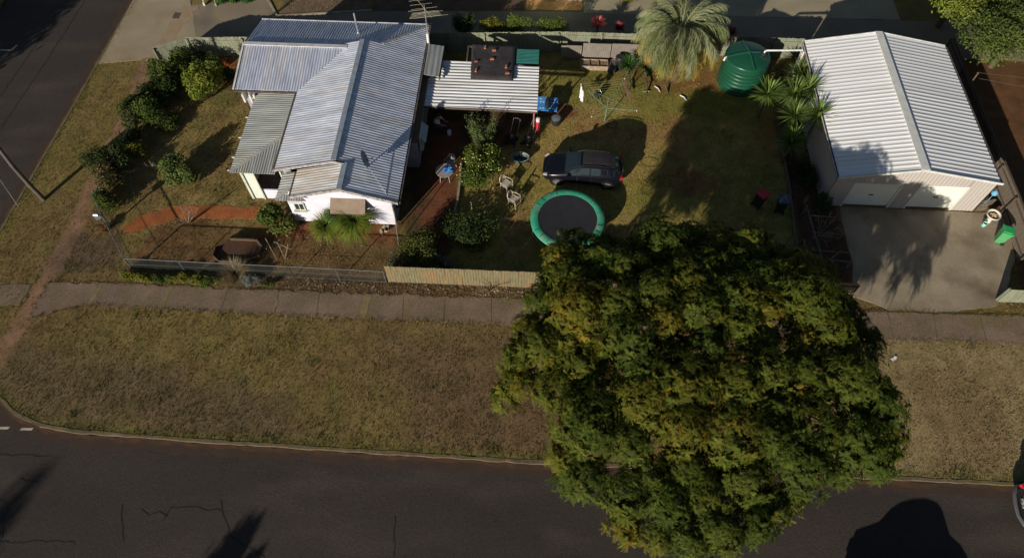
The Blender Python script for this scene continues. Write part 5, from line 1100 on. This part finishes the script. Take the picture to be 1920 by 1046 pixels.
RG=thing('red_canister','bright red canister with white top behind the reddish patio post','canister',(.14,28.35,0)); obj('body',MB().lathe((.12,28.25,0),[(.13,0),(.13,.95),(.11,1.0)],14),mt['red'],RG); obj('cap',MB().lathe((.12,28.25,1.0),[(.12,0),(.12,.22),(.02,.25)],14),mt['white'],RG)
o=thing('black_tub','round black tub with a grey lid on the grass right of the patio','tub',(1.2,29.1,0)); obj('body',MB().lathe((0,0,0),[(.27,0),(.30,.42),(.31,.45)],24),mt['black'],o,world=False); obj('lid',MB().lathe((-.02,-.03,.43),[(.27,0),(.27,.035),(.02,.06)],24),mt['lidgrey'],o,world=False)
# planter, compost bins
o=thing('planter_box','raised timber planter box with soil cells in front of the grey fence panels','planter',(3.5,34.1,0)); m=MB(); X0,X1,Y0,Y1=2.65,4.35,33.75,34.35
m.b2(X0,X1,Y0-.03,Y0,0,.33); m.b2(X0,X1,Y1,Y1+.03,0,.33); m.b2(X0-.03,X0,Y0-.03,Y1+.03,0,.33); m.b2(X1,X1+.03,Y0-.03,Y1+.03,0,.33)
for x in (3.2,3.78): m.b2(x-.015,x+.015,Y0,Y1,0,.325)
obj('boards',m,mt['timber'],o); obj('soil',MB().b2(X0,X1,Y0,Y1,0,.25),mt['mulch'],o)
o=thing('compost_bin','dark grey compost barrel tipped against the planter box','bin',(4.75,33.75,0)); obj('barrel',MB().tube([(4.55,33.35,.25),(4.75,33.95,.55)],[.26,.24],16),flat('barrel_grey',(.06,.06,.06),.6),o); obj('lid',MB().tube([(4.75,33.95,.55),(4.76,33.99,.57)],[.25,.25],16),mt['rust'],o)
o=thing('black_compost_bin','tall black compost bin between the barrel and the small yuccas','bin',(5.05,34.05,0)); obj('body',MB().lathe((5.1,34.1,0),[(.36,0),(.30,.75),(.28,.8)],18),mt['black'],o); obj('lid',MB().lathe((5.1,34.1,.8),[(.3,0),(.26,.05),(.04,.07)],18),mt['black'],o)
o=thing('black_bucket','small black bucket on the lawn left of the clothes hoist top','bucket',(3.7,31.4,0)); obj('body',MB().lathe((0,0,0),[(.17,0),(.22,.38),(.21,.38),(.16,.03),(.02,.02)],20,cap=False),mt['black'],o,world=False); obj('handle',MB().tube([(-.21,0,.37),(-.12,.1,.48),(.12,.1,.48),(.21,0,.37)],.008,5),mt['galv'],o,world=False)
bush('yellowed_plant','small yellowish plant on the lawn beside the black bucket',3.55,32.3,.35,.4,.45,600,.09,[(.18,.13,.03),(.1,.09,.02)],220,cat='plant',lob=4)
# offcuts
for l,a,b,mm in (('pale curved pipe offcut nearest the small yuccas',(7.55,32.0),(7.25,32.45),'pvc'),('pale pipe offcut below the palm trunk',(9.1,31.35),(8.75,31.75),'pvc'),('thin pale stick lying flat on the lawn between the two small yuccas',(6.5,31.95),(6.9,31.98),'timber')):
    single('offcut',MB().tube([(a[0],a[1],.04),((a[0]+b[0])/2+.05,(a[1]+b[1])/2+.03,.06),(b[0],b[1],.05)],.035,7),mt[mm],l,'offcut','offcuts lying below the palm')
for l,pts in (('dark bare branch arching out from under the palm',[(7.4,33.3,.1),(7.7,32.9,.35),(7.9,32.3,.2),(8.0,31.95,.05)]),('dark stump-like branch below the small yucca',[(6.6,33,.3),(6.75,32.4,.25),(6.7,31.8,.04)]),('curved dark branch left of the stump',[(5.75,33.2,.4),(5.65,32.6,.2),(5.9,32.1,.05)]),('thin dark stick on the lawn right of the pipe offcut',[(9.4,31.1,.04),(9.2,30.7,.1),(9.25,30.2,.04)])):
    single('fallen_branch',MB().tube(pts,[.05]*len(pts) if 'thin' not in l else [.02]*len(pts),7),mt['bark'],l,'branch','branches lying below the palm')
# ---------------- bins ----------------
def wbin(name,label,x,y,rz,mb_,ml,h=1.0,tilt=0):
    o=thing(name,label,'wheelie bin',(x,y,0),rz); m=MB(); m.box((0,0,.08+(h-.12)/2),(.46,.48,h-.12)); 
    V=m.v; m.v=[(a*(.80 if c<.3 else 1.08),b*(.78 if c<.3 else 1.08),c) for a,b,c in V]; obj('body',m,mb_,o,world=False)
    m=MB(); m.box((0,0,h),(.56,.60,.05)); m.box((.02,0,h+.035),(.46,.48,.04),taper=.9); obj('lid',m,ml,o,world=False)
    m=MB().tube([(-.31,-.24,h-.05),(-.33,-.24,h-.02),(-.33,.24,h-.02),(-.31,.24,h-.05)],.018,6); obj('handle',m,mb_,o,world=False)
    for s in (-1,1): obj('wheel',MB().tube([(-.2,s*.22-.03,.1),(-.2,s*.22+.03,.1)],.1,14),mt['rubber'],o,world=False)
    return o
wbin('wheelie_bin','dark wheelie bin with a bright red lid in the shaded yard',12.35,23.55,rad(40),mt['bindark'],mt['binred'])
wbin('wheelie_bin','dark wheelie bin with a blue and white patterned lid in the shaded yard',13.45,23.22,rad(80),mt['bindark'],mt['patt'])
wbin('wheelie_bin','green wheelie bin standing on the driveway against the side fence',24.75,21.75,rad(160),mt['bingreen'],mt['binlid'])
o=thing('chiminea_bowl','white round pedestal bowl with rusty inside near the shed corner','bowl',(24.65,23.05,0)); obj('bowl',MB().lathe((0,0,0),[(.16,0),(.12,.2),(.15,.34),(.33,.5),(.36,.6),(.35,.62),(.30,.58),(.2,.5)],26,cap=False),mt['bowl'],o,world=False,smooth=True); obj('ash',MB().lathe((0,0,.50),[(.02,.0),(.24,.0),(.28,.05),(.1,.07),(.02,.08)],18),mt['rust'],o,world=False)
m=MB()
for i in range(5): a=i*1.3; m.tube([(.17*math.cos(a),.17*math.sin(a),.57),(-.1*math.cos(a+.4),-.1*math.sin(a+.4),.61)],.032,6)
obj('sticks',m,flat('bone_sticks',(.5,.36,.2)),o,world=False)
single('aqua_pot',MB().lathe((24.3,22.72,0),[(.09,0),(.12,.26),(.1,.26),(.08,.03)],14,cap=False),mt['aqua'],'small aqua pot at the foot of the white bowl','pot')
m=MB()
for i in range(7): m.tube([(24.2+i*.09,23.72+.02*i,.0),(24.25+i*.09,23.8,.9+.05*(i%3))],.02,5)
for z in (.25,.6,.9): m.tube([(24.15,23.72,z),(24.85,23.82,z)],.015,5)
single('crate_stack',m,mt['greytimber'],'stack of grey slatted timber leaning beside the shed front corner','timber rack')
single('blue_bag',MB().lathe((24.75,24.15,.9),[(.02,0),(.15,.08),(.17,.2),(.05,.33)],10).tube([(24.75,24.15,0),(24.75,24.15,.92)],.02),mt['lblue'],'small blue and white bag on a stake behind the slatted timber','bag')
# ---------------- trellis bed, edging ----------------
o=thing('trellis_frame','grey timber frame lying over the shaded bed left of the driveway','trellis',(15.2,21.3,0)); m=MB()
bar(m,(14.75,23.2,.55),(15.0,19.0,.55),.08,.06); obj('long_rail',m,mt['greytimber'],o)
for y,x0,x1 in ((22.6,14.6,16.2),(21.5,14.7,16.3),(20.35,14.5,16.4),(19.8,14.1,16.55)):
    m=MB(); bar(m,(x0,y,.5),(x1,y-.1,.5),.05,.05); obj('cross_rail',m,mt['greytimber'],o)
m=MB(); bar(m,(14.9,19.4,.45),(16.1,20.4,.5),.05,.05); obj('brace',m,mt['greytimber'],o)
for x,y in ((14.75,23.1),(15.0,19.1),(16.3,21.4),(16.4,19.7)): m=MB().b2(x-.04,x+.04,y-.04,y+.04,0,.52); obj('leg',m,mt['greytimber'],o)
m=MB(); P_=[(14.3,28.5),(14.32,25.3),(14.02,21.2),(14.3,20.3)]
for a,b in zip(P_[:-1],P_[1:]): bar(m,(*a,0),(*b,0),.09,.14)
single('timber_edging',m,mt['greytimber'],'low timber edging between the shaded lawn and the shed garden bed','edging')
m=MB()
for a,b in zip([(-4.15,25.6),(-4.12,24.2),(-4.12,22.9)],[(-4.12,24.2),(-4.12,22.9),(-4.3,21.5)]): bar(m,(*a,0),(*b,0),.12,.16)
single('timber_edging',m,mt['timber'],'low sunlit timber edging between the red dirt and the lemon tree','edging')
single('garden_stake',MB().tube([(-3.2,21.9,0),(-3.25,22.15,1.05)],.025,6),mt['timber'],'thin pale stake upright in the dark bush below the lemon tree','stake')
single('timber_plank',MB().box((-5.0,21.6,.05),(2.1,.06,.05),rz=.85),mt['dtimber'],'dark thin plank lying across the red dirt by the cottage','plank')
# octagonal bed
o=thing('octagonal_bed','octagonal raised garden bed of dark boards with bare soil','raised bed',(-15.3,19.05,0)); R8=[(-16.5,19.2),(-15.9,19.75),(-14.55,19.75),(-14.1,19.3),(-14.2,18.7),(-14.8,18.35),(-16.1,18.35),(-16.5,18.65)]
m=MB()
for i in range(8): a=R8[i];b=R8[(i+1)%8]; bar(m,(*a,.0),(*b,.0),.04,.3)
obj('boards',m,mt['brownwood'],o); obj('soil',MB().prism([(x*.985+(-15.3)*.015,y*.985+19.05*.015) for x,y in R8],0,.12),M('bed_soil',(.10,.05,.03),(.07,.04,.025),scale=5,rough=1,bump=1,bscale=20),o)
m=MB(); bar(m,(-15.9,19.77,.28),(-14.6,19.77,.28),.06,.03); bar(m,(-14.5,19.75,.28),(-14.1,19.35,.28),.06,.03); obj('capping',m,mt['timber'],o)
o=thing('stick_frame','loose pale stick frame leaning over red soil right of the octagonal bed','stick frame',(-13.2,19.2,0)); 
for a,b in (((-13.9,19.6,.0),(-13.6,18.9,.7)),((-13.9,19.7,.5),(-13.2,18.7,.05)),((-13.3,19.6,.45),(-12.8,18.8,.05)),((-13.4,19.5,.5),(-12.5,19.2,.3)),((-12.8,18.8,0),(-12.6,19.3,.6)),((-14.1,18.8,0),(-14.0,18.6,.5))): obj('stick',MB().tube([a,b],.02,5),mt['timber'],o)
single('grey_hose',MB().tube([(8.6+.5*math.cos(a/16*6.28)*1.0-2.0,26.3+.35*math.sin(a/16*6.28),.03) for a in range(15)],.008,5),mt['black'],'thin dark garden hose loop on the lawn right of the car','hose')
# doorstep rubble at the front wall
m=MB(); r=random.Random(6)
for i in range(7): m.box((-7.9+r.uniform(-.3,.3),20.95+r.uniform(-.2,.15),.07),(.2,.14,.12),rz=r.uniform(0,3))
single('rubble',m,flat('pale_rubble',(.36,.3,.22),.9),'few pale stone blocks at the foot of the white front wall corner','rubble')
o=thing('wall_ladder','dark metal prop leaning at the cottage front corner','prop',(-6.9,20.3,0)); obj('pole',MB().tube([(-7.0,20.0,0),(-7.1,20.9,1.7)],.025,6),mt['post'],o)
# litter on the right verge
single('paper_scrap',MB().box((17.6,14.55,.03),(.22,.14,.015),rz=.5).box((17.7,14.65,.04),(.1,.12,.015),rz=1.2),mt['white'],'white paper scrap on the dry grass right of the big tree','paper')
# ---------------- roof things ----------------
o=thing('tv_antenna','tall many-armed television antenna on a mast at the back corner of the roof','antenna',(-6.72,33.6,2.55)); obj('mast',MB().tube([(0,0,0),(0,0,1.75)],.025,7),mt['galv'],o,world=False)
m=MB(); am=flat('antenna_metal',(.42,.38,.28),.5,.3)
bd=Vector((-.55,.83,0)).normalized(); sd=Vector((.97,.22,0)).normalized()
m.tube([(0,0,1.2),(0,0,1.95)],.014,5); m.tube([tuple(Vector((0,0,1.7))-bd*.9),tuple(Vector((0,0,1.7))+bd*1.1)],.014,5); obj('boom',m,am,o,world=False)
for i in range(10):
    z=1.15+i*.085 if i<5 else 1.7; c=Vector((0,0,z)) if i<5 else Vector((0,0,1.7))+bd*(-.8+(i-5)*.42); ln=.95-.05*i if i<5 else 1.0-(i-5)*.12
    obj('element',MB().tube([tuple(c-sd*ln),tuple(c+sd*ln)],.009,5),am,o,world=False)
obj('element',MB().tube([(0,0,1.5),(-.9,-.35,1.25)],.009,5),am,o,world=False); obj('element',MB().tube([(0,0,1.65),(-1.0,.1,1.4)],.009,5),am,o,world=False)
o=thing('satellite_dish','grey satellite dish edge-on with a long stay on the east roof slope','satellite dish',(-8.55,22.6,3.05)); 
m=MB(); n=24; V=[(0,0,0)];nx_=Vector((.95,.15,.25)).normalized(); u=nx_.cross(Vector((0,0,1))).normalized(); v=u.cross(nx_)
for ri in (1,2,3):
    for i in range(n): a=i/n*6.283; q=u*math.cos(a)*.42*ri/3+v*math.sin(a)*.48*ri/3+nx_*(.09*(ri/3)**2); V.append(tuple(q))
V=[Vector(q)+Vector((-.06,0,.62)) for q in V]; f=[(0,1+i,1+(i+1)%n) for i in range(n)]+[(1+r_*n+i,1+r_*n+n+i,1+r_*n+n+(i+1)%n,1+r_*n+(i+1)%n) for r_ in range(2) for i in range(n)]
m.v=[tuple(q) for q in V]+[tuple(q-nx_*.015) for q in V]; m.f=f+[tuple(reversed([k+len(V) for k in q])) for q in f]; obj('reflector',m,mt['dish'],o,world=False,smooth=True)
obj('mount_pole',MB().tube([(0,0,0),(-.05,0,.6)],.03,7),mt['galv'],o,world=False); obj('feed_arm',MB().tube([(-.05,0,.5),(.35,.1,.6)],.014,6).tube([(.32,.08,.6),(.40,.1,.62)],.04,8),mt['black'],o,world=False); obj('stay',MB().tube([(0,0,.35),(1.25,-1.5,-.42)],.012,5),mt['galv'],o,world=False)
# ---------------- poles ----------------
o=thing('power_pole','tall dark timber power pole on the side street verge, leaning out of the left edge','pole',(-26.97,22.0,0)); obj('shaft',MB().tube([(0,0,-.1),(-.16,.10,1.2),(-.22,.20,2.6),(-.10,.28,4.2),(0,.2,6),(.1,0,9.5)],[.13,.12,.11,.10,.095,.09],12),mt['pole'],o,world=False,smooth=True); obj('crossarm',MB().box((0,0,8.9),(2.2,.1,.12)),mt['pole'],o,world=False)
obj('stay_wire',MB().tube([(-1.2,-.55,0),(-1.1,-.4,1.2),(0,0,8.5)],.015,5),mt['galv'],o,world=False)
# line wires over the trees, top right
m=MB()
for dx,dy in ((0,0),(0,-.5)):
    m.tube([(25.7,32.4+dy,2.0),(30,32.0+dy*2,1.9),(36,31.5+dy*3,1.9)],.007,5)
o=thing('line_post','rusty post with two thin lines strung right from it under the trees','post',(25.8,32.4,0)); obj('post',MB().tube([(25.75,32.3,0),(25.75,32.3,2.1)],.045,8),mt['brownwood'],o); obj('lines',m,mt['post'],o)
# ---------------- neighbour ----------------
o=thing('neighbour_house','pale green neighbouring house wall just entering the top edge','house',(1,43,0)); obj('wall',MB().b2(-1.0,2.75,40.5,48,0,3.0),flat('pale_green_wall',(.4,.5,.4)),o); obj('plinth',MB().b2(-1.02,2.77,40.46,40.5,0,.16),mt['kerbp'],o)
m=MB(); m.slab([(-1.5,40.1,2.9),(3.2,40.1,2.9),(3.2,44.3,4.2),(-1.5,44.3,4.2)],.08); m.slab([(-1.5,44.3,4.2),(3.2,44.3,4.2),(3.2,48.5,2.9),(-1.5,48.5,2.9)],.08); obj('roof',m,mt['ironX'],o)
for i,(x,l) in enumerate([(-22.75,'cream timber rail post left of the pair at the top of the lane'),(-21.95,'pale green rail post right of the pair at the top of the lane')]):
    single('rail_post',MB().tube([(x,38.75,0),(x-.45,39.9,.9)],.05,6).b2(x-.06,x+.06,38.7,38.82,0,.25),mt['frame'] if i==0 else mt['gfence'],l,'post','rail posts at the top of the lane')
# ---------------- person ----------------
def person():
    o=thing('person','person in a white shirt and dark trousers sitting in the shade beside the cottage','person',(-5.85,28.25,0),rad(-15))
    # faces local +x; joints: name -> (pos, radius)
    J=[('pelvis',(0,0,.50),.155),('waist',(.04,0,.66),.135),('chest',(.13,0,.88),.165),('shl',(.2,0,1.02),.13),('neck',(.25,0,1.12),.058),('head0',(.28,0,1.19),.075),('head1',(.31,0,1.27),.092),('head2',(.32,0,1.35),.075)]
    names={};V=[];Rr=[];E=[]
    def add(n,p,r,par=None):
        names[n]=len(V);V.append(p);Rr.append(r)
        if par is not None:E.append((names[par],names[n]))
    prev=None
    for n,p,r in J: add(n,p,r,prev); prev=n
    for s,k in ((1,'l'),(-1,'r')):
        add('sho'+k,(.2,s*.17,1.0),.075,'shl'); add('elb'+k,(.36,s*.23,.78),.048,'sho'+k); add('wri'+k,(.58,s*.17,.70),.03,'elb'+k); add('palm'+k,(.66,s*.16,.69),.034,'wri'+k)
        for f in range(4):
            y=s*(.16)+(f-1.5)*.019; ln=(.06,.07,.066,.052)[f]; add('f%d%s'%(f,k),(.69,y,.688),.009,'palm'+k); add('g%d%s'%(f,k),(.69+ln*.6,y,.68),.0085,'f%d%s'%(f,k)); add('h%d%s'%(f,k),(.69+ln*.95,y,.66),.007,'g%d%s'%(f,k))
        add('t0'+k,(.655,s*.16-s*.035,.69),.011,'palm'+k); add('t1'+k,(.685,s*.16-s*.055,.68),.009,'t0'+k)
        add('hip'+k,(.05,s*.1,.49),.105,'pelvis'); add('kne'+k,(.46,s*.14,.50),.07,'hip'+k); add('cal'+k,(.46,s*.14,.30),.058,'kne'+k); add('ank'+k,(.44,s*.14,.09),.04,'cal'+k); add('toe'+k,(.60,s*.15,.04),.035,'ank'+k)
    def skin(nm,keep,grow,mat,sub=1):
        ids=[i for i,(n) in enumerate(names) if keep(n)]; mp={j:i for i,j in enumerate(ids)}
        me=bpy.data.meshes.new(nm); me.from_pydata([V[i] for i in ids],[(mp[a],mp[b]) for a,b in E if a in mp and b in mp],[]); ob=bpy.data.objects.new(nm,me); C.objects.link(ob); ob.parent=o
        sk=ob.modifiers.new('skin','SKIN'); sb=ob.modifiers.new('sub','SUBSURF'); sb.levels=sb.render_levels=sub; me.materials.append(mat)
        for i,j in enumerate(ids): r=Rr[j]+grow; me.skin_vertices[0].data[i].radius=(r,r)
        me.skin_vertices[0].data[0].use_root=True; sk.use_smooth_shade=True
        return ob
    skin('body',lambda n:True,0,mt['skin'],2)
    skin('shirt',lambda n:n in('pelvis','waist','chest','shl','shol','shor','elbl','elbr'),.022,mt['white'])
    skin('trousers',lambda n:n in('pelvis','hipl','hipr','knel','kner','call','calr','ankl','ankr'),.016,mt['trous'])
    m=MB().lathe((.30,0,1.24),[(.095,0),(.112,.06),(.112,.12),(.085,.18),(.03,.205)],14); m.v=[(x-.012,y,z) for x,y,z in m.v]; obj('hair',m,mt['hair'],o,world=False,smooth=True)
    m=MB(); m.lathe((.405,0,1.26),[(.012,-.02),(.018,0),(.008,.03)],6); obj('nose',m,mt['skin'],o,world=False)
    m=MB(); 
    for s in (-1,1): m.lathe((.395,s*.035,1.285),[(.004,-.008),(.011,0),(.004,.008)],6)
    obj('eyes',m,mt['black'],o,world=False)
    for s in (-1,1): obj('shoe',MB().box((.53,s*.145,.045),(.28,.1,.09)),mt['black'],o,world=False)
    ch=thing('stool','low dark stool under the person in the white shirt','stool',(-5.87,28.25,0),rad(-15)); obj('seat',MB().box((0,0,.34),(.38,.36,.04)),mt['dtimber'],ch,world=False)
    for sx in (-.15,.15):
        for sy in (-.14,.14): obj('leg',MB().tube([(sx,sy,0),(sx,sy,.33)],.018,6),mt['dtimber'],ch,world=False)
person()
single('white_cup',MB().lathe((-5.05,27.9,0),[(.12,0),(.13,.3),(.12,.3)],12),mt['white'],'small white container on the ground before the seated person','container')
bpy.context.view_layer.update()
